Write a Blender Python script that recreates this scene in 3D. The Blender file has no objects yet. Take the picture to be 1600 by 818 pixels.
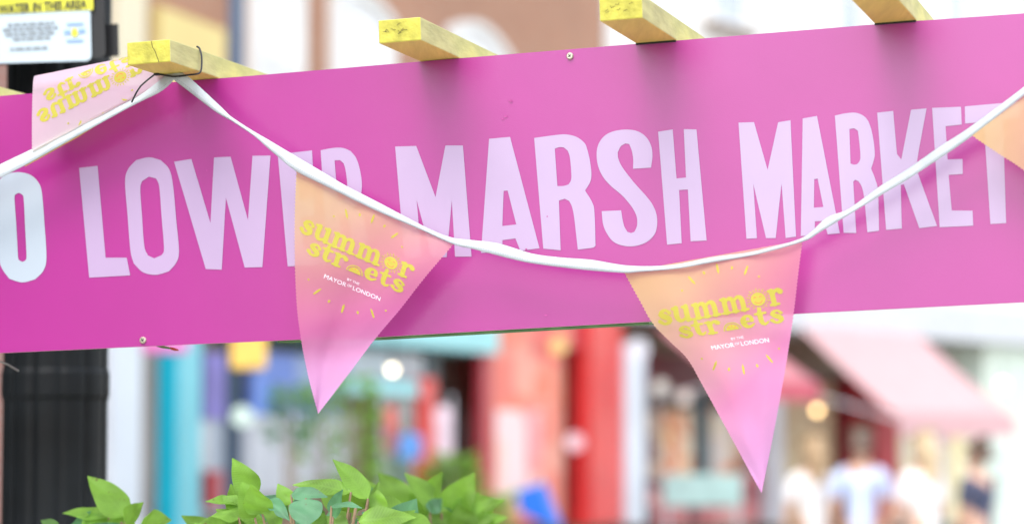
import bpy, bmesh, math, random
from mathutils import Vector, Matrix
from mathutils.geometry import tessellate_polygon
R = math.radians
scene = bpy.context.scene
C = scene.collection
random.seed(7)

# ------------------------------------------------------------------ camera, world, sun, exposure
F_PX = 4090.0                      # focal length in photo pixels (1600 wide)
PITCH = R(3.79)
CAM = Vector((0, 0, 1.65))
cd = bpy.data.cameras.new('camera'); cam = bpy.data.objects.new('camera', cd); C.objects.link(cam)
cd.sensor_width = 36; cd.lens = 36 * F_PX / 1600; cd.clip_start = 0.05; cd.clip_end = 600
cam.location = CAM; cam.rotation_euler = (R(90) + PITCH, 0, 0)
cd.dof.use_dof = True; cd.dof.focus_distance = 2.93; cd.dof.aperture_fstop = 3.5
scene.camera = cam

SUN_DIR = Vector((-0.27, -0.54, 0.79)).normalized()      # a veiled sun high behind the camera, a little to the left
w = bpy.data.worlds.new('World'); scene.world = w; w.use_nodes = True
nt = w.node_tree; bg = nt.nodes['Background']
sky = nt.nodes.new('ShaderNodeTexSky'); sky.sky_type = 'NISHITA'; sky.sun_disc = False
sky.sun_elevation = math.asin(SUN_DIR.z); sky.sun_rotation = math.atan2(SUN_DIR.x, SUN_DIR.y)
sky.air_density = 1.0; sky.dust_density = 1.5; sky.ozone_density = 0.6
hs_ = nt.nodes.new('ShaderNodeHueSaturation'); hs_.inputs['Saturation'].default_value = 0.35    # thin white cloud over the blue
nt.links.new(sky.outputs[0], hs_.inputs['Color']); nt.links.new(hs_.outputs[0], bg.inputs[0]); bg.inputs[1].default_value = 0.15
sd = bpy.data.lights.new('sun', 'SUN'); sun = bpy.data.objects.new('sun', sd); C.objects.link(sun)
sd.energy = 0.56; sd.angle = R(28); sd.color = (1, 0.97, 0.92)
sun.rotation_euler = (-SUN_DIR).to_track_quat('-Z', 'Y').to_euler()
vs = scene.view_settings
vs.view_transform = 'Standard'; vs.look = 'None'; vs.gamma = 1; vs.use_curve_mapping = False
vs.exposure = 1.74
scene.cycles.use_denoising = True
scene.cycles.max_bounces = 8; scene.cycles.transmission_bounces = 4; scene.cycles.sample_clamp_indirect = 6

# ------------------------------------------------------------------ pixel rays and planes
_cF = Vector((0, math.cos(PITCH), math.sin(PITCH))); _cU = Vector((0, -math.sin(PITCH), math.cos(PITCH)))
def ray(px, py): return _cF + Vector((1, 0, 0)) * ((px - 800) / F_PX) + _cU * ((409 - py) / F_PX)
PSI = math.atan(1200 * math.cos(PITCH) / F_PX)
SN = Vector((math.sin(PSI), math.cos(PSI), 0))           # sign normal pointing away from the viewer
SH = Vector((math.cos(PSI), -math.sin(PSI), 0))
RHO = R(2.08)
SS = (SH * math.cos(RHO) + Vector((0, 0, 1)) * math.sin(RHO)).normalized()   # along the sign, to the right
SU = (Vector((0, 0, 1)) * math.cos(RHO) - SH * math.sin(RHO)).normalized()
P0 = CAM + ray(800, 300) * 2.94
def P(px, py, off=0.0):
    "photo point on the plane lying off metres in front of the sign face"
    d = ray(px, py); q = P0 - SN * off
    return CAM + d * ((q - CAM).dot(SN) / d.dot(SN))
def at(px, py, Y):
    d = ray(px, py); return CAM + d * (Y / d.y)

# ------------------------------------------------------------------ colours and materials
def lin(c):
    return tuple(((x / 255) / 12.92 if x / 255 <= 0.04045 else ((x / 255 + 0.055) / 1.055) ** 2.4) for x in c)
MATS = {}
def mat(name, rgb, rough=0.6, var=0.12, scale=6.0, bump=0.0, bscale=60.0, spec=0.5, metal=0.0, trans=0.0, coord='Object', stretch=None):
    "principled material whose colour wanders a little with noise; rgb is linear"
    if name in MATS: return MATS[name]
    m = bpy.data.materials.new(name); m.use_nodes = True; n = m.node_tree; b = n.nodes['Principled BSDF']
    b.inputs['Roughness'].default_value = rough; b.inputs['Metallic'].default_value = metal
    b.inputs['Specular IOR Level'].default_value = spec
    tc = n.nodes.new('ShaderNodeTexCoord'); src = tc.outputs[coord]
    if stretch:
        mp = n.nodes.new('ShaderNodeMapping'); mp.inputs['Scale'].default_value = stretch
        n.links.new(src, mp.inputs[0]); src = mp.outputs[0]
    nz = n.nodes.new('ShaderNodeTexNoise'); nz.inputs['Scale'].default_value = scale; nz.inputs['Detail'].default_value = 6
    n.links.new(src, nz.inputs['Vector'])
    cr = n.nodes.new('ShaderNodeValToRGB')
    cr.color_ramp.elements[0].position = 0.3; cr.color_ramp.elements[1].position = 0.7
    cr.color_ramp.elements[0].color = tuple(max(0, x * (1 - var)) for x in rgb) + (1,)
    cr.color_ramp.elements[1].color = tuple(min(0.95, x * (1 + var)) for x in rgb) + (1,)
    n.links.new(nz.outputs[0], cr.inputs[0]); n.links.new(cr.outputs[0], b.inputs['Base Color'])
    if bump:
        n2 = n.nodes.new('ShaderNodeTexNoise'); n2.inputs['Scale'].default_value = bscale; n2.inputs['Detail'].default_value = 4
        n.links.new(src, n2.inputs['Vector'])
        bp = n.nodes.new('ShaderNodeBump'); bp.inputs['Strength'].default_value = bump; bp.inputs['Distance'].default_value = 0.002
        n.links.new(n2.outputs[0], bp.inputs['Height']); n.links.new(bp.outputs[0], b.inputs['Normal'])
    if trans:
        t = n.nodes.new('ShaderNodeBsdfTranslucent'); n.links.new(cr.outputs[0], t.inputs[0])
        mx = n.nodes.new('ShaderNodeMixShader'); mx.inputs[0].default_value = trans
        n.links.new(b.outputs[0], mx.inputs[1]); n.links.new(t.outputs[0], mx.inputs[2])
        n.links.new(mx.outputs[0], n.nodes['Material Output'].inputs[0])
    MATS[name] = m
    return m
def smat(name, srgb, **k): return mat(name, lin(srgb), **k)
def glow(name, rgb, s):
    m = bpy.data.materials.new(name); m.use_nodes = True; n = m.node_tree
    e = n.nodes.new('ShaderNodeEmission'); e.inputs[0].default_value = rgb + (1,); e.inputs[1].default_value = s
    n.links.new(e.outputs[0], n.nodes['Material Output'].inputs[0]); return m
def brick(name, c1, c2, mortar):
    m = bpy.data.materials.new(name); m.use_nodes = True; n = m.node_tree; b = n.nodes['Principled BSDF']
    uv = n.nodes.new('ShaderNodeUVMap'); t = n.nodes.new('ShaderNodeTexBrick')
    t.inputs['Scale'].default_value = 1; t.inputs['Brick Width'].default_value = 0.225; t.inputs['Row Height'].default_value = 0.075
    t.inputs['Mortar Size'].default_value = 0.009
    for k, c in (('Color1', c1), ('Color2', c2), ('Mortar', mortar)): t.inputs[k].default_value = c + (1,)
    n.links.new(uv.outputs[0], t.inputs['Vector'])
    nz = n.nodes.new('ShaderNodeTexNoise'); nz.inputs['Scale'].default_value = 0.8; n.links.new(uv.outputs[0], nz.inputs['Vector'])
    mx = n.nodes.new('ShaderNodeMixRGB'); mx.blend_type = 'MULTIPLY'; mx.inputs[0].default_value = 0.35
    n.links.new(t.outputs[0], mx.inputs[1]); n.links.new(nz.outputs[0], mx.inputs[2])
    n.links.new(mx.outputs[0], b.inputs['Base Color']); b.inputs['Roughness'].default_value = 0.85
    return m

def stock(name, cols, sx=5.0, sz=4.0):
    "window film and goods: blocks of different colour"
    m = bpy.data.materials.new(name); m.use_nodes = True; n = m.node_tree; b = n.nodes['Principled BSDF']
    tc = n.nodes.new('ShaderNodeTexCoord'); mp = n.nodes.new('ShaderNodeMapping'); mp.inputs['Scale'].default_value = (sx, sx, sz); n.links.new(tc.outputs['Object'], mp.inputs[0])
    v = n.nodes.new('ShaderNodeTexVoronoi'); v.distance = 'CHEBYCHEV'; v.inputs['Scale'].default_value = 1; n.links.new(mp.outputs[0], v.inputs['Vector'])
    sp = n.nodes.new('ShaderNodeSeparateXYZ'); n.links.new(v.outputs['Color'], sp.inputs[0])
    cr = n.nodes.new('ShaderNodeValToRGB'); cr.color_ramp.interpolation = 'CONSTANT'; n.links.new(sp.outputs[0], cr.inputs[0])
    for i, c in enumerate(cols):
        e = cr.color_ramp.elements[0] if i == 0 else cr.color_ramp.elements.new(i / len(cols)); e.position = i / len(cols); e.color = lin(c) + (1,)
    n.links.new(cr.outputs[0], b.inputs['Base Color']); b.inputs['Roughness'].default_value = .4
    return m

# ------------------------------------------------------------------ object helpers
def thing(name, label, cat, loc=(0, 0, 0), group=None, kind=None):
    o = bpy.data.objects.new(name, None); C.objects.link(o); o.location = loc; o.empty_display_size = 0.1
    o['label'] = label; o['category'] = cat
    if group: o['group'] = group
    if kind: o['kind'] = kind
    return o
def tag(o, label, cat, group=None, kind=None):
    o['label'] = label; o['category'] = cat
    if group: o['group'] = group
    if kind: o['kind'] = kind
    return o
def mk(name, verts, faces, m, parent=None, smooth=False, uvs=None, mi=None):
    "one mesh object from world-space vertices; stored relative to its parent"
    me = bpy.data.meshes.new(name)
    off = Vector((0, 0, 0))
    if parent is not None:
        p = parent
        while p: off += Vector(p.location); p = p.parent
    else:
        vs_ = [Vector(v) for v in verts]; lo = [min(v[i] for v in vs_) for i in range(3)]; hi = [max(v[i] for v in vs_) for i in range(3)]
        off = Vector(((lo[0] + hi[0]) / 2, (lo[1] + hi[1]) / 2, lo[2]))
    me.from_pydata([Vector(v) - off for v in verts], [], faces)
    for x in (m if isinstance(m, (list, tuple)) else [m]): me.materials.append(x)
    if mi:
        for p_, i in zip(me.polygons, mi): p_.material_index = i
    if smooth: me.polygons.foreach_set('use_smooth', [True] * len(me.polygons))
    if uvs:
        ul = me.uv_layers.new(name='UVMap')
        for l in me.loops: ul.data[l.index].uv = uvs[l.vertex_index]
    me.update()
    o = bpy.data.objects.new(name, me); C.objects.link(o)
    if parent is not None: o.parent = parent
    else: o.location = off
    return o
class MB:
    def __init__(s): s.v = []; s.f = []; s.uv = []
    def add(s, vs, fs, uv=None):
        k = len(s.v); s.v += [Vector(v) for v in vs]; s.f += [tuple(i + k for i in f) for f in fs]
        s.uv += uv if uv else [(0, 0)] * len(vs)
    def hexa(s, q):            # 8 corners: bottom ring 0-3, top ring 4-7
        s.add(q, [(3, 2, 1, 0), (4, 5, 6, 7), (0, 1, 5, 4), (1, 2, 6, 5), (2, 3, 7, 6), (3, 0, 4, 7)])
    def axbox(s, o, ax, ay, az):
        o = Vector(o); s.hexa([o, o + ax, o + ax + ay, o + ay, o + az, o + ax + az, o + ax + ay + az, o + ay + az])
    def box(s, a, b):
        s.axbox(a, Vector((b[0] - a[0], 0, 0)), Vector((0, b[1] - a[1], 0)), Vector((0, 0, b[2] - a[2])))
    def tube(s, pts, rads, n=10, cap=True):
        pts = [Vector(p) for p in pts]
        if not isinstance(rads, (list, tuple)): rads = [rads] * len(pts)
        k0 = len(s.v); up = None
        for i, p in enumerate(pts):
            t = (pts[min(i + 1, len(pts) - 1)] - pts[max(i - 1, 0)]).normalized()
            if up is None: up = t.orthogonal().normalized()
            up = (up - t * up.dot(t)).normalized(); r2 = t.cross(up)
            for j in range(n):
                a = 2 * math.pi * j / n; s.v.append(p + (up * math.cos(a) + r2 * math.sin(a)) * rads[i]); s.uv.append((j / n, i))
        for i in range(len(pts) - 1):
            for j in range(n):
                s.f.append((k0 + i * n + j, k0 + i * n + (j + 1) % n, k0 + (i + 1) * n + (j + 1) % n, k0 + (i + 1) * n + j))
        if cap:
            s.f.append(tuple(k0 + j for j in range(n))[::-1]); k1 = k0 + (len(pts) - 1) * n; s.f.append(tuple(k1 + j for j in range(n)))
    def ball(s, c, r, n=12, m=8, sc=(1, 1, 1)):
        c = Vector(c); k0 = len(s.v)
        for i in range(m + 1):
            th = math.pi * i / m
            for j in range(n):
                a = 2 * math.pi * j / n
                s.v.append(c + Vector((math.sin(th) * math.cos(a) * sc[0], math.sin(th) * math.sin(a) * sc[1], math.cos(th) * sc[2])) * r); s.uv.append((j / n, i / m))
        for i in range(m):
            for j in range(n):
                q = (k0 + i * n + j, k0 + i * n + (j + 1) % n, k0 + (i + 1) * n + (j + 1) % n, k0 + (i + 1) * n + j); s.f.append(q[::-1])
    def build(s, name, m, parent=None, smooth=False, bevel=0, uv=False):
        o = mk(name, s.v, s.f, m, parent, smooth, s.uv if uv else None)
        if bevel:
            bv = o.modifiers.new('bevel', 'BEVEL'); bv.width = bevel; bv.segments = 2; bv.limit_method = 'ANGLE'
        return o
def smooth_poly(pts, sub=5, corner=32, closed=True):
    "Catmull-Rom through the points, keeping sharp corners"
    n = len(pts); q = [Vector(p).to_2d() if len(p) > 2 else Vector(p) for p in pts]
    sharp = []
    for i in range(n):
        a = q[i] - q[i - 1]; b = q[(i + 1) % n] - q[i]
        sharp.append(math.degrees(a.angle(b, 0)) > corner)
    out = []
    for i in range(n):
        p1, p2 = q[i], q[(i + 1) % n]
        p0 = q[i - 1] if not sharp[i] else p1 * 2 - p2
        p3 = q[(i + 2) % n] if not sharp[(i + 1) % n] else p2 * 2 - p1
        if sharp[i] and sharp[(i + 1) % n]: out.append(p1); continue
        for k in range(sub):
            t = k / sub
            out.append(0.5 * ((2 * p1) + (p2 - p0) * t + (2 * p0 - 5 * p1 + 4 * p2 - p3) * t * t + (3 * p1 - p0 - 3 * p2 + p3) * t ** 3))
    return out
def crom(pts, n):
    "open Catmull-Rom, n samples, equal steps of arc length"
    p = [Vector(x) for x in pts]; p = [p[0] * 2 - p[1]] + p + [p[-1] * 2 - p[-2]]; d = []
    for i in range(1, len(p) - 2):
        for k in range(16):
            t = k / 16; p0, p1, p2, p3 = p[i - 1:i + 3]
            d.append(0.5 * ((2 * p1) + (p2 - p0) * t + (2 * p0 - 5 * p1 + 4 * p2 - p3) * t * t + (3 * p1 - p0 - 3 * p2 + p3) * t ** 3))
    d.append(p[-2]); L = [0]
    for i in range(1, len(d)): L.append(L[-1] + (d[i] - d[i - 1]).length)
    out = []; j = 0
    for k in range(n):
        s = L[-1] * k / (n - 1)
        while j < len(L) - 2 and L[j + 1] < s: j += 1
        t = (s - L[j]) / max(1e-9, L[j + 1] - L[j]); out.append(d[j].lerp(d[j + 1], min(1, max(0, t))))
    return out
def tess(loops):
    flat = [p for l in loops for p in l]
    tr = tessellate_polygon([[Vector((p[0], p[1], 0)) for p in l] for l in loops])
    return flat, [tuple(t) for t in tr]
_tcache = {}
def text2d(body, bold=0.0):
    "built-in font text as flat triangles; cap height about 0.7 units"
    k = (body, bold)
    if k in _tcache: return _tcache[k]
    cu = bpy.data.curves.new('text', 'FONT'); cu.body = body; cu.size = 1; cu.offset = bold; cu.resolution_u = 3; cu.align_x = 'CENTER'
    o = bpy.data.objects.new('text', cu); C.objects.link(o)
    bpy.context.view_layer.update()
    me = bpy.data.meshes.new_from_object(o.evaluated_get(bpy.context.evaluated_depsgraph_get()))
    vs_ = [(v.co.x, v.co.y) for v in me.vertices]; fs = [tuple(p.vertices) for p in me.polygons]
    bpy.data.objects.remove(o); bpy.data.curves.remove(cu); bpy.data.meshes.remove(me)
    _tcache[k] = (vs_, fs); return vs_, fs

# ------------------------------------------------------------------ facades
class Facade:
    "a street front: s runs along it, o out over the pavement, z up"
    def __init__(s, origin, ang):
        s.o = Vector(origin); s.a = Vector((math.sin(ang), math.cos(ang), 0)); s.b = Vector((math.cos(ang), -math.sin(ang), 0))
    def pt(s, t, o, z): return s.o + s.a * t + s.b * o + Vector((0, 0, z))
    def sx(s, px, o=0.0):
        k = (px - 800) / F_PX / math.cos(PITCH)                     # X / Y of the pixel column near the horizon
        q = s.o + s.b * o
        return (k * (q.y) - q.x) / (s.a.x - k * s.a.y)
    def z(s, px, py, o=0.0):
        q = s.pt(s.sx(px, o), o, 0); d = ray(px, py); return CAM.z + d.z / d.y * q.y
    def box(s, mb, s0, s1, o0, o1, z0, z1):
        if s1 < s0: s0, s1 = s1, s0
        mb.hexa([s.pt(*q) for q in ((s0, o0, z0), (s0, o1, z0), (s1, o1, z0), (s1, o0, z0), (s0, o0, z1), (s0, o1, z1), (s1, o1, z1), (s1, o0, z1))])
    def pbox(s, mb, px0, px1, py0, py1, o0, o1):
        "box whose outer face covers the pixel span"
        a, b = s.sx(px0, o1), s.sx(px1, o1); pm = (px0 + px1) / 2
        s.box(mb, a, b, o0, o1, max(0.13, s.z(pm, py1, o1)), s.z(pm, py0, o1))
    def quad_uv(s, s0, s1, o0, o1, z0, z1):
        mb = MB(); s.box(mb, s0, s1, o0, o1, z0, z1)
        mb.uv = [(t + o, z) for (t, o, z) in ((s0, o0, z0), (s0, o1, z0), (s1, o1, z0), (s1, o0, z0), (s0, o0, z1), (s0, o1, z1), (s1, o1, z1), (s1, o0, z1))]
        return mb
ANG = math.atan(1200 / F_PX)
FA = Facade((-8.0, 0, 0), ANG)                                   # the near row on the left
s_end = FA.sx(945)
pe = FA.pt(s_end, 0, 0)
FB = Facade((pe.x, pe.y, 0), R(35))                              # the street bends: the far row turns to face us

# ------------------------------------------------------------------ ground
M_asph = mat('pale_setts', (0.34, 0.32, 0.28), 0.9, 0.2, 3, 0.3, 90)
M_pave = mat('paving', (0.30, 0.29, 0.27), 0.85, 0.15, 1.5, 0.2, 40)
g = mk('road', [(-250, -250, 0), (250, -250, 0), (250, 250, 0), (-250, 250, 0)], [(0, 1, 2, 3)], M_asph); g['kind'] = 'structure'
mb = MB(); FA.box(mb, -30, s_end + 0.4, -0.5, 3.2, 0.004, 0.125)
pv = mb.build('pavement', M_pave); pv['kind'] = 'structure'
mb = MB(); FB.box(mb, 0.9, 34, -0.5, 3.0, 0.005, 0.12)
pv = mb.build('pavement', M_pave); pv['kind'] = 'structure'

# ------------------------------------------------------------------ buildings
M_brick = brick('brown_brick', (0.48, 0.205, 0.115), (0.54, 0.265, 0.16), (0.48, 0.34, 0.25))
M_redbrick = brick('red_brick', (0.40, 0.16, 0.12), (0.45, 0.2, 0.15), (0.45, 0.38, 0.34))
M_cream = mat('cream_render', (0.80, 0.72, 0.52), 0.8, 0.05, 1, 0.2, 40)
M_bluewhite = mat('cool_white_paint', (0.70, 0.76, 0.82), 0.6, 0.05, 2)
M_white = mat('white_render', (0.82, 0.81, 0.78), 0.8, 0.04, 1, 0.2, 40)
M_blind = mat('white_blind', (0.82, 0.83, 0.84), 0.7, 0.03, 3)
M_glass = mat('dark_glass', (0.05, 0.055, 0.06), 0.06, 0.2, 2, spec=0.8)
M_greyglass = mat('grey_glass', (0.42, 0.48, 0.55), 0.1, 0.2, 1.5, spec=0.8)
M_stone = mat('brown_stone', (0.30, 0.25, 0.22), 0.85, 0.15, 3, 0.3, 30)
M_cyan = mat('cyan_paint', (0.0, 0.46, 0.62), 0.45, 0.06, 3)
M_cyan_lit = mat('cyan_paint_lit_face', (0.17, 0.57, 0.66), 0.45, 0.06, 3)
M_aqua = mat('aqua_paint', (0.34, 0.74, 0.76), 0.5, 0.08, 2)
M_yellow = mat('yellow_board', (0.78, 0.62, 0.24), 0.6, 0.06, 2)
M_navy = mat('navy_paint', (0.05, 0.09, 0.15), 0.4, 0.1, 4)
M_blue = stock('blue_boards', [(70, 115, 200), (95, 135, 200), (60, 95, 175), (130, 155, 195), (80, 130, 215)], 1.6, 3)
M_coral = stock('coral_boards', [(236, 110, 95), (240, 130, 110), (232, 90, 80), (245, 160, 140), (238, 120, 90)], .8, 2.4)
M_red = mat('red_paint', (0.78, 0.035, 0.035), 0.35, 0.1, 3)
M_dkred = mat('dark_red_paint', (0.45, 0.03, 0.05), 0.4, 0.1, 3)
M_maroon = mat('maroon_paint', (0.14, 0.03, 0.04), 0.45, 0.2, 3)
M_pinkposter = stock('pink_poster', [(245, 190, 200), (240, 160, 165), (250, 215, 215), (240, 140, 140), (248, 205, 190)], 1.6, 2.2)
M_door = mat('grey_brown_door', (0.22, 0.17, 0.15), 0.5, 0.3, 2)
M_greywhite = mat('grey_white_panel', (0.56, 0.58, 0.62), 0.6, 0.1, 1.5)
M_shelf = mat('shop_interior', (0.36, 0.28, 0.2), 0.7, 0.6, 3.0)
M_beige = stock('beige_blind', [(205, 190, 150), (190, 172, 135), (222, 208, 170)], 1.5, .6)
M_black_p = mat('black_blocker_trim', (.02, .022, .02), .5, .2, 3)
M_roof = mat('slate_roof', (0.09, 0.09, 0.10), 0.8, 0.2, 4)

def window(f, parent, px0, px1, py_top, z0, arched=True, blind=None, o=0.03):
    "sash window seen from the street: frame with sill, blind or glass, glazing bars"
    s0, s1 = f.sx(px0), f.sx(px1); zt = f.z((px0 + px1) / 2, py_top); W = s1 - s0
    ring_o, ring_i = [], []
    N = 12; rise = 0.09 * W if arched else 0.0
    def arch(e):
        pts = [(s0 + e, z0 + e), (s1 - e, z0 + e)]
        for k in range(N + 1):
            t = k / N; x = s1 - e - (W - 2 * e) * t
            pts.append((x, zt - e - rise + rise * math.sin(math.pi * t)))
        return pts
    po, pi_ = arch(0), arch(0.07); n = len(po)
    v = [f.pt(x, o + 0.05, z) for x, z in po] + [f.pt(x, o + 0.05, z) for x, z in pi_] + [f.pt(x, 0.0, z) for x, z in po] + [f.pt(x, 0.0, z) for x, z in pi_]
    fs = []
    for i in range(n):
        j = (i + 1) % n
        fs += [(i, j, n + j, n + i), (i, 2 * n + i, 2 * n + j, j), (n + i, n + j, 3 * n + j, 3 * n + i)]
    fr = mk('window', v, fs, M_white, parent)
    fl, tr = tess([pi_]); mk('pane', [f.pt(x, 0.02, z) for x, z in fl], tr, blind or M_blind, fr)
    b = MB(); zm = (z0 + zt) / 2; f.box(b, s0 + 0.07, s1 - 0.07, 0.021, 0.045, zm - 0.025, zm + 0.025)
    f.box(b, (s0 + s1) / 2 - 0.015, (s0 + s1) / 2 + 0.015, 0.021, 0.04, z0 + 0.07, zt - 0.08)
    b.build('glazing_bar', M_white, fr)
    b = MB(); f.box(b, s0 - 0.1, s1 + 0.1, 0.002, 0.16, z0 - 0.12, z0 - 0.002); b.build('sill', M_stone, fr)
    return fr

# near corner building
sA = FA.sx(224, 0.12)
bA = thing('corner_building', 'brick building with a pale full height corner pilaster behind the black post', 'building', FA.pt(sA - 4, -3, 0))
s168 = FA.sx(150)
FA.quad_uv(13.2, s168, -7, -0.02, 0.0, 10).build('wall', M_redbrick, bA, uv=True)
zsp = 3.4
b = MB(); FA.box(b, s168 + 0.002, sA, -7, 0.12, 0.0, zsp); b.build('pilaster', M_bluewhite, bA)
b = MB(); FA.box(b, s168 + 0.002, sA, -7, 0.13, zsp + 0.002, 10.05); b.build('pilaster', M_cream, bA)
b = MB(); FA.box(b, 13.2, sA + 0.0, -7, 0.3, 10.06, 10.4); b.build('cornice', M_stone, bA)

# unseen dark building added left of the camera to darken the sign's reflection
bP = thing('unseen_dark_building', 'unseen dark building added beside the camera to darken the sign reflection', 'building', FA.pt(0, -3, 0))
b = MB(); FA.box(b, -14, 13.1, -7, 0.0, 0, 9); b.build('wall', mat('dark_blocker_wall', (.03, .035, .03), .6, .2, 2), bP)
b = MB(); FA.box(b, -14.1, 13.1, -7, 0.3, 9.01, 9.4); b.build('cornice', M_black_p, bP)
for i in range(6):
    b = MB(); FA.box(b, -12 + i * 4, -10.4 + i * 4, 0.002, 0.05, 1.0, 2.9); fr = b.build('window', M_black_p, bP)
    b = MB(); FA.box(b, -11.9 + i * 4, -10.5 + i * 4, 0.052, 0.06, 1.1, 2.8); b.build('pane', M_glass, fr)

# brown brick building over the shops
bB = thing('brick_building', 'brown brick building with arched white sash windows above its shops', 'building', FA.pt((sA + s_end) / 2, -3, 0))
FA.quad_uv(sA + 0.005, s_end, -7, 0.0, 3.25, 10.5).build('wall', M_brick, bB, uv=True)
b = MB(); FA.box(b, sA + 0.005, s_end, -7, -0.9, 0, 3.24); b.build('ground_floor_wall', M_shelf, bB)
b = MB(); FA.box(b, sA + 0.005, s_end, -7, 0.28, 10.51, 10.85); b.build('parapet', M_stone, bB)
for a0, a1, yt in ((381, 463, -70), (510, 606, -14), (694, 790, 36)):
    window(FA, bB, a0, a1, yt, 3.75)
b = MB(); FA.pbox(b, 246, 350, 28, 150, 0.004, 0.08); b.build('sign_panel', M_yellow, bB)
b = MB(); FA.box(b, sA + 0.005, FA.sx(500), -0.9, 0.06, 2.62, 3.245); b.build('fascia', M_greywhite, bB)
b = MB(); FA.box(b, FA.sx(500) + 0.003, FA.sx(765), -0.9, 0.10, 2.47, 3.245); b.build('fascia', M_aqua, bB)
b = MB(); FA.box(b, FA.sx(765) + 0.003, FA.sx(880), -0.9, 0.09, 2.62, 3.245); b.build('fascia', M_coral, bB)
b = MB(); FA.box(b, FA.sx(880) + 0.003, s_end, -0.9, 0.06, 2.62, 3.245); b.build('fascia', M_dkred, bB)
b = MB(); FA.box(b, sA + 0.006, FA.sx(292), -0.9, 0.02, 0.13, 2.615); b.build('pier', M_stone, bB)
b = MB(); a = FA.sx(312, 0.16); FA.box(b, a - 0.42, a, 0.025, 0.16, 0.13, 2.615); b.build('door_post', [M_cyan], bB)
b = MB(); FA.box(b, a - 0.40, a + 0.012, 0.162, 0.175, 0.13, 2.612); b.build('door_post_face', M_cyan_lit, bB)  # lit tone of the street face put into the colour, darker cyan on the side
b = MB(); FA.pbox(b, 322, 356, 550, 655, -0.3, -0.26); b.build('poster', smat('purple_poster', (140, 130, 205), var=0.3, scale=2), bB)
b = MB(); FA.pbox(b, 313, 392, 656, 800, -0.32, -0.28); b.build('window_panel', M_greyglass, bB)
b = MB(); FA.pbox(b, 330, 350, 735, 790, -0.27, -0.2); b.build('door_panel', M_dkred, bB)
b = MB(); FA.pbox(b, 393, 545, 553, 648, -0.25, -0.2); b.build('shop_window', M_blue, bB)
b = MB(); FA.pbox(b, 393, 560, 649, 770, -0.25, -0.1); b.build('stall_riser', M_greywhite, bB)
b = MB(); FA.pbox(b, 430, 540, 600, 640, -0.195, -0.18); b.build('window_display', smat('slate_blue_display', (100, 125, 165), var=0.4, scale=3), bB)
b = MB(); FA.pbox(b, 556, 600, 618, 760, -0.5, -0.45); b.build('shop_door', smat('brown_shop_door', (110, 90, 70), var=0.3), bB)
b = MB(); FA.pbox(b, 548, 662, 594, 616, -0.45, 0.0); b.build('transom', M_aqua, bB)
b = MB(); FA.pbox(b, 545, 668, 548, 590, -0.3, -0.2); b.build('sign_panel', M_greywhite, bB)
b = MB(); FA.pbox(b, 668, 686, 548, 600, -0.3, -0.16); b.build('shutter_box', smat('slate_shutter', (70, 85, 90)), bB)
b = MB(); FA.pbox(b, 600, 662, 620, 760, -0.5, -0.47); b.build('shop_window', stock('green_display', [(140, 175, 150), (205, 120, 115), (120, 165, 140), (215, 215, 205), (150, 185, 190), (90, 120, 100)], 3, 4), bB)
b = MB(); FA.pbox(b, 704, 758, 552, 640, -0.55, -0.5); b.build('door', M_door, bB)
b = MB(); FA.pbox(b, 704, 758, 641, 800, -0.55, -0.495); b.build('door', M_greyglass, bB)
b = MB(); FA.pbox(b, 662, 682, 590, 800, -0.06, 0.04); b.build('shop_post', M_red, bB)
b = MB(); FA.pbox(b, 756, 770, 545, 810, -0.03, 0.06); b.build('shop_post', M_dkred, bB)
b = MB(); FA.pbox(b, 771, 880, 535, 818, -0.04, 0.05); b.build('shop_panel', M_coral, bB)
b = MB(); FA.pbox(b, 776, 846, 640, 780, 0.052, 0.065); b.build('poster', M_pinkposter, bB)
b = MB(); FA.pbox(b, 881, 922, 530, 700, -0.4, -0.3); b.build('shop_window', stock('maroon_window', [(135, 65, 80), (165, 95, 100), (110, 50, 60), (190, 130, 130)], 3, 4), bB)
b = MB(); FA.pbox(b, 881, 922, 701, 818, -0.4, -0.2); b.build('stall_riser', M_red, bB)
b = MB(); FA.pbox(b, 922, 973, 500, 818, -0.05, 0.16); b.build('shop_post', M_red, bB)

# pale far building with the awnings
bC = thing('pale_building', 'white rendered building behind the pink awnings where the street bends', 'building', FB.pt(8, -3, 0))
b = MB(); FB.box(b, 0.05, 26, -7, 0.0, 3.6, 15); b.build('wall', M_white, bC)
b = MB(); FB.box(b, 0.05, 26, -7, -1.2, 0, 3.59); b.build('ground_floor_wall', M_shelf, bC)
b = MB(); FB.box(b, 0.03, 26.1, -7, 0.3, 15.01, 15.4); b.build('parapet', M_stone, bC)
for a0, a1, yt in ((1105, 1165, -120), (1300, 1350, -100), (1470, 1515, -60)):
    window(FB, bC, a0, a1, yt, 6.9, False, M_greyglass)
b = MB(); FB.box(b, 0.05, 26, -1.2, 0.12, 3.05, 3.595); b.build('fascia', smat('pale_grey_fascia', (205, 208, 212)), bC)
b = MB(); FB.pbox(b, 978, 1008, 535, 818, -0.3, 0.14); b.build('pier', M_bluewhite, bC)
b = MB(); FB.pbox(b, 1008, 1100, 552, 606, -0.5, -0.3); b.build('lintel', M_maroon, bC)
b = MB(); FB.pbox(b, 1012, 1036, 606, 818, -0.6, -0.3); b.build('shop_window', stock('dim_window', [(150, 130, 125), (90, 80, 80), (190, 170, 150), (120, 70, 70)], 3, 4), bC)
b = MB(); FB.pbox(b, 1036, 1082, 640, 740, -0.6, -0.4); b.build('shop_window', stock('warm_display', [(245, 215, 170), (235, 170, 120), (250, 235, 205), (225, 140, 95), (245, 205, 130)], 3.5, 4), bC)
b = MB(); FB.pbox(b, 1083, 1108, 610, 740, -0.6, -0.38); b.build('window_mullion', smat('dark_teal_frame', (80, 100, 105)), bC)
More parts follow.
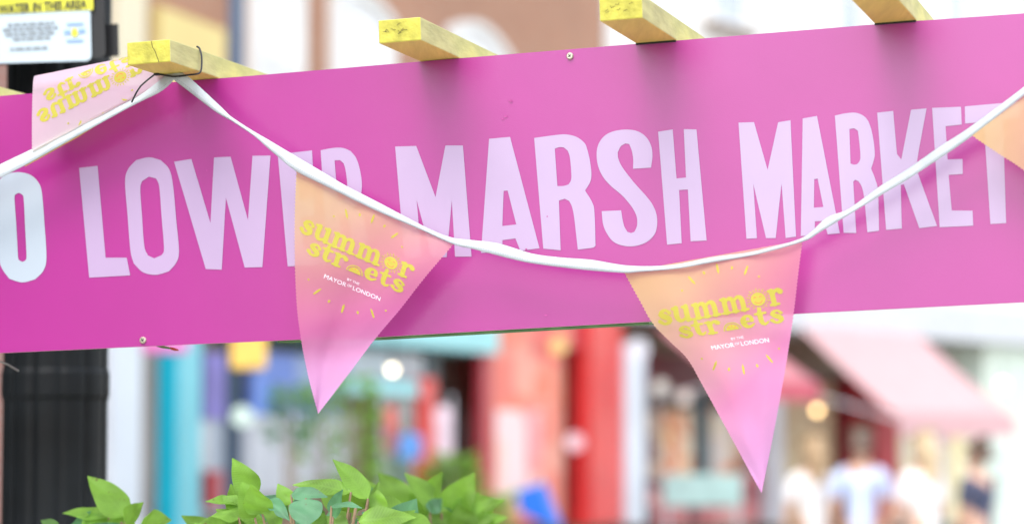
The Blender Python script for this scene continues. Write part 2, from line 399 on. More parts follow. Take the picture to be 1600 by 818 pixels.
b = MB(); FB.pbox(b, 1109, 1150, 640, 740, -0.6, -0.4); b.build('shop_window', stock('pale_display', [(225, 215, 205), (240, 165, 120), (200, 215, 215), (235, 225, 200)], 3.5, 4), bC)
b = MB(); FB.pbox(b, 1012, 1210, 741, 818, -0.6, -0.2); b.build('stall_riser', stock('brick_red_riser', [(180, 85, 90), (200, 120, 120), (150, 60, 70), (215, 160, 155), (90, 50, 60)], 3, 4), bC)
b = MB(); FB.pbox(b, 1151, 1200, 606, 818, -0.6, -0.35); b.build('shop_window', stock('tan_window', [(185, 150, 125), (215, 190, 165), (150, 105, 85), (205, 120, 105)], 3, 4), bC)
b = MB(); FB.pbox(b, 1203, 1222, 560, 818, -0.6, 0.0); b.build('pier', M_greywhite, bC)
b = MB(); FB.pbox(b, 1224, 1300, 600, 818, -0.7, -0.5); b.build('shop_window', M_beige, bC)
b = MB(); FB.pbox(b, 1301, 1334, 590, 818, -0.8, -0.6); b.build('door', M_maroon, bC)
b = MB(); FB.pbox(b, 1335, 1366, 590, 818, -0.7, -0.5); b.build('door', smat('navy_door', (60, 65, 95), var=0.2), bC)
b = MB(); FB.pbox(b, 1367, 1402, 585, 818, -0.6, -0.1); b.build('shop_post', smat('rose_red_post', (190, 60, 70)), bC)
b = MB(); FB.pbox(b, 1403, 1555, 600, 818, -0.6, -0.3); b.build('shop_window', stock('cream_window', [(240, 234, 212), (225, 228, 232), (245, 235, 190), (215, 205, 190), (232, 238, 228), (200, 150, 140)], 2.4, 1.6), bC)
for p0, p1, c in ((1452, 1466, (190, 200, 225)), (1486, 1500, (240, 225, 170)), (1530, 1545, (150, 190, 170))):
    b = MB(); FB.pbox(b, p0, p1, 610, 818, -0.299, -0.26); b.build('window_display', smat('display%d' % p0, c), bC)
b = MB(); FB.box(b, FB.sx(1556), 26, -1.19, -0.2, 0.13, 3.04); b.build('shop_window', smat('pale_green_window', (222, 235, 222), var=0.1), bC)

# building closing the street
bD = thing('end_building', 'very pale building closing the far end of the street', 'building', (34, 84, 0))
b = MB(); b.box((8, 80, 0), (60, 90, 17)); b.build('wall', smat('cream_end_wall', (236, 228, 212)), bD)
for i in range(5):
    for k in range(4):
        x = 14 + i * 6
        b = MB(); b.box((x, 79.93, 2.2 + k * 3.8), (x + 1.5, 79.999, 4.6 + k * 3.8)); fr = b.build('window', M_white, bD)
        b = MB(); b.box((x + 0.12, 79.9, 2.32 + k * 3.8), (x + 1.38, 79.928, 4.48 + k * 3.8)); b.build('pane', M_greyglass, fr)
b = MB(); b.box((7.7, 79.6, 17.01), (60.3, 90, 17.4)); b.build('parapet', M_stone, bD)

# ------------------------------------------------------------------ awnings
def awning(f, px0, px1, pytop, pyfront, proj, m_top, m_edge, label, group):
    s0 = f.sx(px0); s1 = f.sx(px1); zt = f.z((px0 + px1) / 2, pytop)
    qf = f.pt(s0, proj, 0); pxf = 800 + F_PX * qf.x / qf.y
    zf = f.z(pxf, pyfront, proj)
    r = thing('awning', label, 'awning', f.pt((s0 + s1) / 2, 0, zf), group)
    N = 14; v = []
    for i in range(N + 1):
        t = i / N
        for k in range(7):
            u = k / 6; sag = 0.05 * math.sin(math.pi * u) + 0.012 * math.sin(t * math.pi * N)
            v.append(f.pt(s0 + (s1 - s0) * t, proj * u + 0.02, zt + (zf - zt) * u - sag * u))
    fs = [(i * 7 + k, i * 7 + k + 1, (i + 1) * 7 + k + 1, (i + 1) * 7 + k) for i in range(N) for k in range(6)]
    o = mk('canopy', v, fs, m_top, r, True); sf = o.modifiers.new('thick', 'SOLIDIFY'); sf.thickness = 0.006
    v = []; 
    for i in range(N * 3 + 1):
        t = i / (N * 3); d = 0.22 + 0.03 * abs(math.sin(t * math.pi * N))
        v += [f.pt(s0 + (s1 - s0) * t, proj + 0.03, zf + 0.0), f.pt(s0 + (s1 - s0) * t, proj + 0.035, zf - d)]
    fs = [(2 * i, 2 * i + 1, 2 * i + 3, 2 * i + 2) for i in range(N * 3)]
    o = mk('valance', v, fs, m_edge, r); sf = o.modifiers.new('thick', 'SOLIDIFY'); sf.thickness = 0.006
    for s in (s0 + 0.03, s1 - 0.03):
        b = MB(); b.tube([f.pt(s, 0.02, zt - 0.9), f.pt(s, proj, zf - 0.03)], 0.02, 8); b.build('arm', M_greywhite, r)
    return r
M_awn1 = mat('pink_canvas', (0.80, 0.34, 0.38), 0.7, 0.06, 3, trans=0.35)
M_awn1e = mat('deep_pink_canvas', (0.74, 0.16, 0.22), 0.7, 0.06, 3, trans=0.3)
M_awn2 = mat('pale_pink_canvas', (0.84, 0.57, 0.58), 0.7, 0.04, 3, trans=0.35)
M_awn2e = mat('blush_canvas', (0.84, 0.55, 0.57), 0.7, 0.05, 3, trans=0.3)
awning(FB, 1018, 1170, 512, 592, 1.0, M_awn1, M_awn1e, 'small deep pink shop awning left of the hanging pennant point', 'pink awnings over the shops')
awning(FB, 1236, 1425, 508, 652, 1.55, M_awn2, M_awn2e, 'wide pale blush awning over the shop where people stand', 'pink awnings over the shops')

# ------------------------------------------------------------------ lamps that are lit
M_bulb = glow('lit_bulb', (1.0, 0.84, 0.58), 3.0)
M_bulbw = glow('lit_globe', (1.0, 0.66, 0.30), 2.4)
M_black = mat('black_metal', (0.02, 0.02, 0.022), 0.5, 0.2, 5)
def pendant(pos, r, m, label):
    pos = Vector(pos); t = thing('hanging_lamp', label, 'lamp', pos, 'lit shop lamps')
    b = MB(); b.ball(pos, r); b.build('bulb', m, t, True)
    b = MB(); b.tube([pos + Vector((0, 0, r * 0.8)), pos + Vector((0, 0, r + 0.07))], [r * 0.55, r * 0.4]); b.build('socket', M_black, t)
    b = MB(); b.tube([pos + Vector((0, 0, r + 0.07)), pos + Vector((0, 0, r + 0.42))], 0.006, 6); b.build('cord', M_black, t)
pendant(at(613, 577, 22.6), 0.03, M_bulb, 'bright white bulb hanging under the aqua shop fascia')
pendant(at(1277, 640, 33), 0.045, M_bulbw, 'amber globe lamp hanging under the wide pale awning')
pendant(at(1567, 600, 40), 0.05, M_bulb, 'bright cream globe lamp at the far right edge')

# ------------------------------------------------------------------ street furniture behind the sign
def column(label):
    c = at(86, 680, 3.86); r = 0.0765
    t = thing('lamp_post', label, 'lamp post', (c.x, c.y, 0))
    NS = 96; v = []; zs = [0.0, 0.5, 1.0, 1.4, 1.70, 1.71, 1.74, 1.75, 2.2, 3.2, 4.6]
    for z in zs:
        band = 0.0025 if 1.705 < z < 1.745 else 0
        for j in range(NS):
            a = 2 * math.pi * j / NS; k = (a * 12 / (2 * math.pi)) % 1
            rr = r + band - 0.0038 * (math.exp(-((k - 0.5) / 0.13) ** 2)) - (0.003 if 0.16 < abs(k - 0.5) < 0.24 else 0)
            v.append((c.x + rr * math.cos(a), c.y + rr * math.sin(a), z))
    fs = [(i * NS + j, i * NS + (j + 1) % NS, (i + 1) * NS + (j + 1) % NS, (i + 1) * NS + j) for i in range(len(zs) - 1) for j in range(NS)]
    mk('shaft', v, fs, mat('black_gloss_paint', (0.007, 0.009, 0.011), 0.55, 0.5, 8, 0.25, 40, spec=.22), t)
    b = MB(); b.tube([(c.x, c.y, 0), (c.x, c.y, 0.25), (c.x, c.y, 0.3)], [0.14, 0.14, 0.085], 24); b.build('base', M_black, t)
    b = MB(); b.tube([(c.x, c.y, 4.6), (c.x, c.y, 4.75), (c.x + 0.35, c.y, 4.95)], [0.05, 0.04, 0.03], 16); b.build('arm', M_black, t)
    b = MB(); b.ball((c.x + 0.42, c.y, 4.92), 0.16, sc=(1, 0.7, 0.5)); b.build('lantern', M_white, t, True)
    return t
column('thick black ribbed lamp post behind the left end of the pink sign')

def notice():
    # notice board strapped to the post, in front of it, parallel to the pink sign
    OFF = -0.50
    Q = lambda px, py, o=0.0: P(px, py, OFF + o)
    t = thing('notice_board', 'white notice with a yellow strip in a black frame on the post', 'notice', Q(20, 110))
    def slab(name, quad, o0, o1, m, rr=0):
        pts = [Vector(q) for q in quad]
        if rr:
            out = []
            for i in range(4):
                p, a, c = pts[i], pts[i - 1], pts[(i + 1) % 4]
                for k in range(5):
                    u = k / 4; A = p + (a - p).normalized() * rr; B = p + (c - p).normalized() * rr
                    out.append((A * (1 - u) ** 2 + p * 2 * u * (1 - u) + B * u * u))
            pts = out
        n = len(pts); v = [Q(p[0], p[1], o1) for p in pts] + [Q(p[0], p[1], o0) for p in pts]
        fs = [tuple(range(n))[::-1], tuple(range(n, 2 * n))] + [(i, (i + 1) % n, n + (i + 1) % n, n + i) for i in range(n)]
        return mk(name, v, fs, m, t)
    slab('frame', [(-330, -190), (152, -225), (166, 90), (-330, 126)], -0.02, 0, M_black, 12)
    slab('panel', [(-318, -178), (136, -212), (143, 95), (-318, 108)], 0.0, 0.004, mat('notice_white', (0.52, 0.62, 0.70), 0.35, 0.03, 6), 10)
    slab('yellow_strip', [(-318, 4), (145.5, -30), (145.5, 15.5), (-318, 36)], 0.0042, 0.0052, mat('notice_yellow', (0.66, 0.64, 0.06), 0.4, 0.05, 5))
    slab('bracket', [(150, 40), (185, 37), (186, 88), (151, 90)], -0.05, -0.021, M_black, 3)
    M_ink = mat('notice_ink', (0.03, 0.03, 0.03), 0.6, 0.1)
    vs_, fs = text2d('TWATER IN THIS AREA', 0.04)
    wmin = min(x for x, y in vs_); wmax = max(x for x, y in vs_)
    def place(vs_, x0, x1, yb, slope, hs, o=0.0058, m=M_ink, name='lettering', fs=None):
        lo = min(x for x, y in vs_); hi = max(x for x, y in vs_)
        v = []
        for x, y in vs_:
            px = x0 + (x - lo) / (hi - lo) * (x1 - x0); v.append(Q(px, yb + slope * (px - x0) - y * hs, o))
        return mk(name, v, fs, m, t)
    place(vs_, -10, 136, 22.5, -0.066, 20, fs=fs)
    M_inkg = mat('notice_grey_ink', (0.24, 0.27, 0.3), 0.6, 0.1)
    b = MB(); rnd = random.Random(3)
    for y, x0, x1 in ((42, 12, 86), (49.5, 4, 90), (57, 8, 86), (64.5, 20, 78), (80, 16, 74)):
        x = x0
        while x < x1 - 3:
            wd = min(x1 - x, rnd.uniform(5, 15)); yy = y - 0.05 * x
            b.add([Q(x, yy, .0056), Q(x + wd, yy - 0.05 * wd, .0056), Q(x + wd, yy - 4.4 - 0.05 * wd, .0056), Q(x, yy - 4.4, .0056)], [(0, 1, 2, 3)]); x += wd + 2.2
    b.build('small_print', M_inkg, t)
    # round logo: blue flanking words either side of a yellow disc
    b = MB()
    for x0, x1, y in ((100, 111, 54), (121, 133, 52), (104, 130, 40), (104, 130, 66)):
        h = 6 if y in (54, 52) else 3.4
        b.add([Q(x0, y, .0056), Q(x1, y - 1, .0056), Q(x1, y - 1 - h, .0056), Q(x0, y - h, .0056)], [(0, 1, 2, 3)])
    b.build('logo', mat('logo_blue', (0.22, 0.36, 0.72), 0.5, 0.1), t)
    b = MB(); pts = [Q(116.5 + 5.5 * math.cos(k * math.pi / 8), 51 + 7 * math.sin(k * math.pi / 8), .0057) for k in range(16)]
    b.add(pts, [tuple(range(16))]); b.build('logo_disc', mat('notice_yellow'  , (0.8, 0.74, 0.06)), t)
notice()

# tall navy street pole with a yellow plate and a round pale plate
c = at(364, 680, 14.6)
t = thing('sign_pole', 'thin navy street pole carrying a yellow plate and a round pale disc', 'sign pole', (c.x, c.y, 0))
b = MB(); b.tube([(c.x, c.y, 0), (c.x, c.y, 6.2)], 0.045, 14); b.build('pole', M_navy, t, True)
b = MB(); q = at(388, 553, 14.5); b.box((q.x - 0.10, q.y - 0.02, q.z - 0.085), (q.x + 0.10, q.y + 0.02, q.z + 0.13)); b.build('plate', smat('warm_yellow_plate', (246, 196, 96)), t, bevel=0.03)
b = MB(); q = at(379, 650, 14.5); b.tube([(q.x, q.y, q.z), (q.x, q.y - 0.02, q.z)], 0.06, 20); b.build('disc', smat('mint_white_disc', (200, 220, 210)), t)
# pink projecting sign just under the board
q = at(258, 538, 16.5); t = thing('projecting_sign', 'pink round cornered shop sign sticking out above the cyan door post', 'shop sign', (q.x, q.y, q.z))
b = MB(); b.box((q.x - 0.15, q.y - 0.03, q.z - 0.055), (q.x + 0.15, q.y + 0.03, q.z + 0.3)); b.build('board', smat('candy_pink_board', (245, 130, 205)), t, bevel=0.05)
b = MB(); b.tube([(q.x - 0.9, q.y + 0.6, q.z + 0.32), (q.x, q.y, q.z + 0.32)], 0.012, 8); b.build('bracket', M_black, t)

def disc_sign(px, py, Y, r, srgb, label):
    q = at(px, py, Y); t = thing('round_sign', label, 'sign', q)
    b = MB(); b.tube([q, q + Vector((0, -0.03, 0))], r, 24); b.build('plate', smat('disc_%d' % px, srgb), t)
    b = MB(); b.tube([q + Vector((0, 0.01, 0)), q + Vector((-0.02, 0.5, 0))], 0.012, 8); b.build('bracket', M_black, t)
disc_sign(898, 690, 28.5, 0.10, (250, 205, 212), 'pale pink round plate beside the bright red shop post')
disc_sign(997, 545, 29.5, 0.12, (222, 228, 238), 'white round plate at the top of the pale pier')
disc_sign(872, 540, 27.0, 0.09, (248, 205, 130), 'amber round plate high on the coral shopfront')

disc_sign(1032, 604, 31.5, 0.09, (205, 205, 195), 'small grey white lamp left under the deep pink awning, drawn as an unlit disc')  # two pale lamps under the awning, drawn as unlit discs
disc_sign(1070, 620, 31.5, 0.08, (225, 215, 205), 'small cream lamp right under the deep pink awning, drawn as an unlit disc')

# ------------------------------------------------------------------ clothes rail outside the aqua shop
def garment(px, py0, py1, wpx, Y, srgb, label):
    q0 = at(px, py0, Y); q1 = at(px, py1, Y); w2 = wpx / F_PX * Y / 2; H = q0.z - q1.z
    v = []; N = 9; prof = [(0, 0.25), (0.04, 0.55), (0.12, 1.0), (0.35, 0.86), (0.7, 0.92), (1, 1.0)]
    for f_, w_ in prof:
        for j in range(N):
            a = 2 * math.pi * j / N; v.append((q0.x + w2 * w_ * math.cos(a), q0.y + 0.07 * math.sin(a) * (0.5 + f_) + 0.02 * math.sin(5 * a), q0.z - H * f_))
    fs = [(i * N + j, (i + 1) * N + j, (i + 1) * N + (j + 1) % N, i * N + (j + 1) % N) for i in range(len(prof) - 1) for j in range(N)]
    t = thing('hanging_garment', label, 'garment', q0, 'clothes outside the aqua shop')
    mk('cloth', v, fs, smat('cloth_%d' % px, srgb, var=0.15, scale=4), t, True)
    b = MB(); b.tube([q0 + Vector((-w2 * 0.9, 0, -0.04)), q0 + Vector((0, 0, 0.03)), q0 + Vector((0, 0, 0.09))], 0.006, 6); b.build('hanger', M_black, t)
YR = 22.8
qa, qb = at(596, 618, YR), at(706, 618, YR)
t = thing('clothes_rail', 'low metal clothes rail in front of the aqua shop', 'clothes rail', (qa.x, qa.y, 0))
b = MB(); b.tube([(qa.x, qa.y, 0.01), qa, qb, (qb.x, qb.y, 0.01)], 0.015, 8); b.build('rail', M_greywhite, t)
garment(611, 634, 672, 24, YR, (225, 110, 105), 'small coral top hanging nearest the brown shop door')
garment(640, 676, 716, 42, YR, (95, 150, 215), 'light blue garment hanging low on the rail')
garment(692, 632, 730, 28, YR, (235, 205, 215), 'pale pink long dress hanging at the right of the rail')

# ------------------------------------------------------------------ blue covered cart and menu board
q = at(842, 786, 24)
t = thing('covered_cart', 'dark cart with a bright blue tilted cover by the coral shopfront', 'cart', (q.x, q.y, 0))
def cv(px, py, dy): return at(px, py, 24 + dy)
b = MB(); b.hexa([cv(812, 800, -.25), cv(868, 826, -.25), cv(880, 822, .25), cv(820, 795, .25), cv(806, 768, -.25), cv(846, 754, -.25), cv(852, 752, .25), cv(812, 764, .25)]); b.build('cover', mat('blue_tarpaulin', (0.0, 0.16, 0.74), 0.4, 0.1, 4), t, bevel=0.02)
b = MB(); b.box((q.x - 0.18, q.y - 0.25, 0.35), (q.x + 0.2, q.y + 0.25, 0.80)); b.build('body', M_navy, t, bevel=0.02)
for sx_ in (-0.16, 0.16):
    b = MB(); b.tube([(q.x + sx_, q.y - 0.27, 0.16), (q.x + sx_, q.y - 0.22, 0.16)], 0.16, 20); b.build('wheel', M_black, t)
    b = MB(); b.tube([(q.x + sx_, q.y - 0.24, 0.16), (q.x + sx_, q.y - 0.24, 0.36)], 0.015, 8); b.build('fork', M_black, t)
q = at(1098, 765, 31)
t = thing('menu_board', 'pale teal board standing low before the warm shop window', 'menu board', (q.x, q.y, 0))
b = MB(); b.box((q.x - 0.47, q.y - 0.02, q.z - 0.19), (q.x + 0.47, q.y + 0.02, q.z + 0.19)); b.build('board', smat('pale_teal_board', (165, 200, 195), var=0.2, scale=5), t, bevel=0.01)
for s in (-0.42, 0.42):
    b = MB(); b.tube([(q.x + s, q.y + 0.03, 0.01), (q.x + s, q.y + 0.03, q.z + 0.2)], 0.02, 8); b.build('leg', M_greywhite, t)

# ------------------------------------------------------------------ people in the distance
M_skin = mat('skin', (0.62, 0.38, 0.28), 0.5, 0.06, 8)
def skinned(name, joints, edges, m, parent, root=0, sub=2):
    off = Vector((0, 0, 0)); p = parent
    while p: off += Vector(p.location); p = p.parent
    me = bpy.data.meshes.new(name); me.from_pydata([Vector(j[0]) - off for j in joints], edges, []); me.materials.append(m)
    o = bpy.data.objects.new(name, me); C.objects.link(o); o.parent = parent
    sk = o.modifiers.new('skin', 'SKIN'); sk.use_smooth_shade = True
    for v, j in zip(me.skin_vertices[0].data, joints):
        r_ = j[1]; v.radius = (r_, r_) if not isinstance(r_, tuple) else r_
    me.skin_vertices[0].data[root].use_root = True
    sb = o.modifiers.new('sub', 'SUBSURF'); sb.levels = sub; sb.render_levels = sub
    return o
def person(px, Y, H, turn, shirt, trousers, hair, label, longhair=True, arm_bend=0.0):
    c = at(px, 680, Y); base = Vector((c.x, c.y, 0.0)); k = H / 1.75
    t = thing('person', label, 'person', base, 'people on the pavement')
    rot = Matrix.Rotation(turn, 3, 'Z')
    def J(x, y, z, r): return (base + rot @ Vector((x * k, y * k, z * k)), r * k)
    def body(): 
        j = [J(0, 0, .98, .125), J(0, .0, 1.15, .115), J(0, -.01, 1.33, .135), J(0, 0, 1.45, .075), J(0, .01, 1.52, .052), J(0, .015, 1.60, .078), J(0, .0, 1.68, .092), J(0, 0, 1.735, .06)]
        e = [(i, i + 1) for i in range(7)]
        for s in (-1, 1):
            n = len(j); j += [J(.17 * s, 0, 1.42, .062), J(.225 * s, .01, 1.14, .042), J(.235 * s, .09 + arm_bend * .1, .93 + arm_bend * .12, .030), J(.235 * s, .11 + arm_bend * .15, .84 + arm_bend * .15, .036), J(.235 * s, .13 + arm_bend * .2, .77 + arm_bend * .17, .02)]
            e += [(3, n), (n, n + 1), (n + 1, n + 2), (n + 2, n + 3), (n + 3, n + 4)]
            n = len(j); j += [J(.095 * s, 0, .88, .088), J(.10 * s, .02, .50, .058), J(.10 * s, -.02, .10, .04), J(.10 * s, .10, .04, .04)]
            e += [(0, n), (n, n + 1), (n + 1, n + 2), (n + 2, n + 3)]
        return j, e
    j, e = body(); skinned('body', j, e, M_skin, t)
    # shirt with short sleeves
    j = [J(0, 0, .90, .150), J(0, .0, 1.13, .135), J(0, -.01, 1.33, .152), J(0, 0, 1.44, .088), J(0, .008, 1.475, .062)]; e = [(0, 1), (1, 2), (2, 3), (3, 4)]
    for s in (-1, 1):
        n = len(j); j += [J(.175 * s, 0, 1.42, .076), J(.222 * s, .01, 1.20, .058)]; e += [(3, n), (n, n + 1)]
    skinned('shirt', j, e, shirt, t, 1)
    j = [J(0, 0, .98, .135)]; e = []
    for s in (-1, 1):
        n = len(j); j += [J(.095 * s, 0, .86, .100), J(.10 * s, .02, .50, .072), J(.10 * s, -.02, .09, .058)]; e += [(0, n), (n, n + 1), (n + 1, n + 2)]
    skinned('trousers', j, e, trousers, t)
    for s in (-1, 1):
        j = [J(.10 * s, -.05, .05, .042), J(.10 * s, .06, .045, .045), J(.10 * s, .15, .035, .03)]; skinned('shoe', j, [(0, 1), (1, 2)], M_black, t)
    j = [J(0, -.02, 1.76, .05), J(0, -.05, 1.70, .095), J(0, -.07, 1.62, .085)]; e = [(0, 1), (1, 2)]
    if longhair: j += [J(0, -.10, 1.50, .085), J(0, -.12, 1.36, .05)]; e += [(2, 3), (3, 4)]
    skinned('hair', j, e, hair, t, 1)
    # small face details
    for s in (-1, 1):
        b = MB(); b.ball(J(.034 * s, .088, 1.655, 0)[0], 0.013 * k); b.build('eye', M_black, t, True)
    b = MB(); b.ball(J(0, .1, 1.625, 0)[0], 0.017 * k, sc=(.8, 1, 1.4)); b.build('nose', M_skin, t, True)
    return t
M_wshirt = mat('white_cotton', (0.82, 0.80, 0.80), 0.8, 0.05, 5)
M_bshirt = mat('pale_blue_cotton', (0.56, 0.66, 0.90), 0.8, 0.06, 5)
M_nshirt = mat('navy_cotton', (0.05, 0.06, 0.11), 0.8, 0.1, 5)
M_jean = mat('dark_trousers', (0.03, 0.035, 0.05), 0.8, 0.15, 6)
M_blond = mat('dark_blond_hair', (0.40, 0.27, 0.15), 0.55, 0.25, 20)
M_fair = mat('fair_hair', (0.55, 0.42, 0.26), 0.55, 0.2, 20)
M_brown = mat('brown_hair', (0.10, 0.06, 0.04), 0.5, 0.25, 20)
person(1268, 21.0, 1.60, R(20), M_wshirt, M_jean, M_blond, 'person in a white top and dark trousers with dark blond hair')
person(1345, 20.5, 1.66, R(-10), M_bshirt, M_jean, M_brown, 'person in a pale blue shirt seen from behind', False)
person(1440, 20.0, 1.63, R(35), M_wshirt, M_wshirt, M_fair, 'person all in white with long fair hair', True, 1)
person(1526, 20.5, 1.58, R(50), M_nshirt, M_jean, M_brown, 'person in navy clothes at the far right', False)

# ------------------------------------------------------------------ foliage
def leafmat(name, rgb, back):
    m = bpy.data.materials.new(name); m.use_nodes = True; n = m.node_tree; b = n.nodes['Principled BSDF']
    uv = n.nodes.new('ShaderNodeUVMap'); sp = n.nodes.new('ShaderNodeSeparateXYZ'); n.links.new(uv.outputs[0], sp.inputs[0])
    # side veins: bands slanted from the midrib
    ab = n.nodes.new('ShaderNodeMath'); ab.operation = 'ABSOLUTE'; n.links.new(sp.outputs[0], ab.inputs[0])
    mu = n.nodes.new('ShaderNodeMath'); mu.operation = 'MULTIPLY_ADD'; mu.inputs[1].default_value = -0.55; n.links.new(ab.outputs[0], mu.inputs[0]); n.links.new(sp.outputs[1], mu.inputs[2])
    sc = n.nodes.new('ShaderNodeMath'); sc.operation = 'MULTIPLY'; sc.inputs[1].default_value = 56; n.links.new(mu.outputs[0], sc.inputs[0])
    sn = n.nodes.new('ShaderNodeMath'); sn.operation = 'SINE'; n.links.new(sc.outputs[0], sn.inputs[0])
    pw = n.nodes.new('ShaderNodeMath'); pw.operation = 'POWER'; n.links.new(sn.outputs[0], pw.inputs[0]); pw.inputs[1].default_value = 8
    mr = n.nodes.new('ShaderNodeMath'); mr.operation = 'LESS_THAN'; mr.inputs[1].default_value = 0.02; n.links.new(ab.outputs[0], mr.inputs[0])
    vn = n.nodes.new('ShaderNodeMath'); vn.operation = 'MAXIMUM'; n.links.new(pw.outputs[0], vn.inputs[0]); n.links.new(mr.outputs[0], vn.inputs[1])
    oi = n.nodes.new('ShaderNodeTexCoord'); nz = n.nodes.new('ShaderNodeTexNoise'); nz.inputs['Scale'].default_value = 22; nz.inputs['Detail'].default_value = 5; n.links.new(oi.outputs['Object'], nz.inputs['Vector'])
    cr = n.nodes.new('ShaderNodeValToRGB'); cr.color_ramp.elements[0].position = .32; cr.color_ramp.elements[1].position = .68
    cr.color_ramp.elements[0].color = tuple(x * .62 for x in rgb) + (1,); cr.color_ramp.elements[1].color = tuple(x * 1.35 for x in rgb) + (1,)
    n.links.new(nz.outputs[0], cr.inputs[0])
    m1 = n.nodes.new('ShaderNodeMixRGB'); m1.inputs[2].default_value = tuple(min(1, x * 1.5 + .02) for x in rgb) + (1,)
    f1 = n.nodes.new('ShaderNodeMath'); f1.operation = 'MULTIPLY'; f1.inputs[1].default_value = .13; n.links.new(vn.outputs[0], f1.inputs[0]); n.links.new(f1.outputs[0], m1.inputs[0]); n.links.new(cr.outputs[0], m1.inputs[1])
    ge = n.nodes.new('ShaderNodeNewGeometry'); m2 = n.nodes.new('ShaderNodeMixRGB'); m2.inputs[2].default_value = back + (1,)
    n.links.new(ge.outputs['Backfacing'], m2.inputs[0])
    sn2 = n.nodes.new('ShaderNodeTexNoise'); sn2.inputs['Scale'].default_value = 75; sn2.inputs['Detail'].default_value = 3; n.links.new(oi.outputs['Object'], sn2.inputs['Vector'])
    sr = n.nodes.new('ShaderNodeValToRGB'); sr.color_ramp.elements[0].position = .70; sr.color_ramp.elements[1].position = .76; n.links.new(sn2.outputs[0], sr.inputs[0])
    ms = n.nodes.new('ShaderNodeMixRGB'); ms.inputs[2].default_value = (.16, .10, .04, 1); n.links.new(sr.outputs[0], ms.inputs[0]); n.links.new(m1.outputs[0], ms.inputs[1]); n.links.new(ms.outputs[0], m2.inputs[1])
    n.links.new(m2.outputs[0], b.inputs['Base Color']); b.inputs['Roughness'].default_value = .5
    bp = n.nodes.new('ShaderNodeBump'); bp.invert = True; bp.inputs['Strength'].default_value = .25; bp.inputs['Distance'].default_value = .002; n.links.new(vn.outputs[0], bp.inputs['Height']); n.links.new(bp.outputs[0], b.inputs['Normal'])
    t_ = n.nodes.new('ShaderNodeBsdfTranslucent'); hs = n.nodes.new('ShaderNodeMixRGB'); hs.blend_type = 'MULTIPLY'; hs.inputs[0].default_value = 1; hs.inputs[2].default_value = (1.25, 1.3, .7, 1)
    n.links.new(m2.outputs[0], hs.inputs[1]); n.links.new(hs.outputs[0], t_.inputs[0])
    mx = n.nodes.new('ShaderNodeMixShader'); mx.inputs[0].default_value = .42; n.links.new(b.outputs[0], mx.inputs[1]); n.links.new(t_.outputs[0], mx.inputs[2]); n.links.new(mx.outputs[0], n.nodes['Material Output'].inputs[0])
    return m
M_leaf = leafmat('bright_leaf', (0.20, 0.38, 0.055), (0.25, 0.42, 0.11))
M_bleaf = leafmat('blue_green_leaf', (0.11, 0.27, 0.15), (0.24, 0.42, 0.32))
M_dleaf = leafmat('deep_leaf', (0.09, 0.20, 0.045), (0.12, 0.24, 0.08))
M_stem = mat('leaf_stem', (0.26, 0.17, 0.10), 0.7, 0.2, 20)
def leaf(mb, base, tip, width, normal, curl=0.15, fold=0.25):
    "ovate pointed leaf from base to tip; curl bends it, fold lifts the halves off the midrib"
    base, tip = Vector(base), Vector(tip); ax = tip - base; L = ax.length; t = ax / L
    nrm = (Vector(normal) - t * Vector(normal).dot(t)).normalized(); sd_ = t.cross(nrm)
    NL, NW = 10, 6; vs_, uv, fs = [], [], []
    for i in range(NL + 1):
        u = i / NL; hw = width / 2 * 2.6 * u ** .52 * (1 - u) ** 1.02 if 0 < i < NL else 0.0006
        hw *= 1.05 + .03 * math.sin(7 * u + L * 900)
        for k in range(NW + 1):
            s = (k / NW - .5) * 2
            h = -curl * L * (u - .0) ** 2 + fold * abs(s) * hw + 0.13 * hw * math.sin(9 * u + 3 * s + L * 700) + curl * L * u
            vs_.append(base + t * (L * u) + sd_ * (hw * s) + nrm * (h * 1.0)); uv.append((s * hw / L, u))
    for i in range(NL):
        for k in range(NW):
            a = i * (NW + 1) + k; fs.append((a, a + 1, a + NW + 2, a + NW + 1))
    mb.add(vs_, fs, uv)
toC = Vector((0, -1, 0.35)).normalized()
def LP(px, py, d): return at(px, py, d)
def shrub(name, label, cat, leaves, fill, box, Y, stems, root, group=None, seed=1):
    rnd = random.Random(seed)
    t = thing(name, label, cat, (root[0], root[1], root[2]), group)
    mbs = {'A': MB(), 'B': MB(), 'D': MB()}; st = MB()
    for (bx, by, tx, ty, w, dy, kind, nx, nz, curl, fold) in leaves:
        B, T = LP(bx, by, Y + dy), LP(tx, ty, Y + dy + rnd.uniform(-.03, .01))
        leaf(mbs[kind], B, T, w / F_PX * Y * 1.08, (nx, -1, nz), curl, fold)
        st.tube([B, B.lerp(Vector((root[0], root[1], B.z - .16)), .35) + Vector((0, 0, -.05))], [.0014, .0022], 5)
    x0, x1, y0, y1 = box
    for i in range(fill):
        px = rnd.uniform(x0, x1); py = rnd.uniform(y0, y1); d = Y + rnd.uniform(-.02, .28)
        B = LP(px, py, d); a = rnd.uniform(0, 2 * math.pi); L = rnd.uniform(.035, .07)
        T = B + Vector((math.cos(a) * L, rnd.uniform(-.6, .4) * L, math.sin(a) * L * .6 + L * .25))
        leaf(mbs[rnd.choice('AAAAB')], B, T, L * rnd.uniform(.5, .7), (rnd.uniform(-.6, .6), -1, rnd.uniform(.2, 1.2)), rnd.uniform(0, .3), .2)
    for q in stems:
        st.tube([LP(*q[0]), LP(*q[1]), (root[0] + rnd.uniform(-.1, .1), root[1] + rnd.uniform(-.05, .05), root[2])], [.0018, .003, .006], 6)
    for k, m in (('A', M_leaf), ('B', M_bleaf), ('D', M_dleaf)):
        if mbs[k].v: mbs[k].build('foliage', m, t, True, uv=True)
    st.build('stem', M_stem, t, True)
    return t
Y1 = 3.02
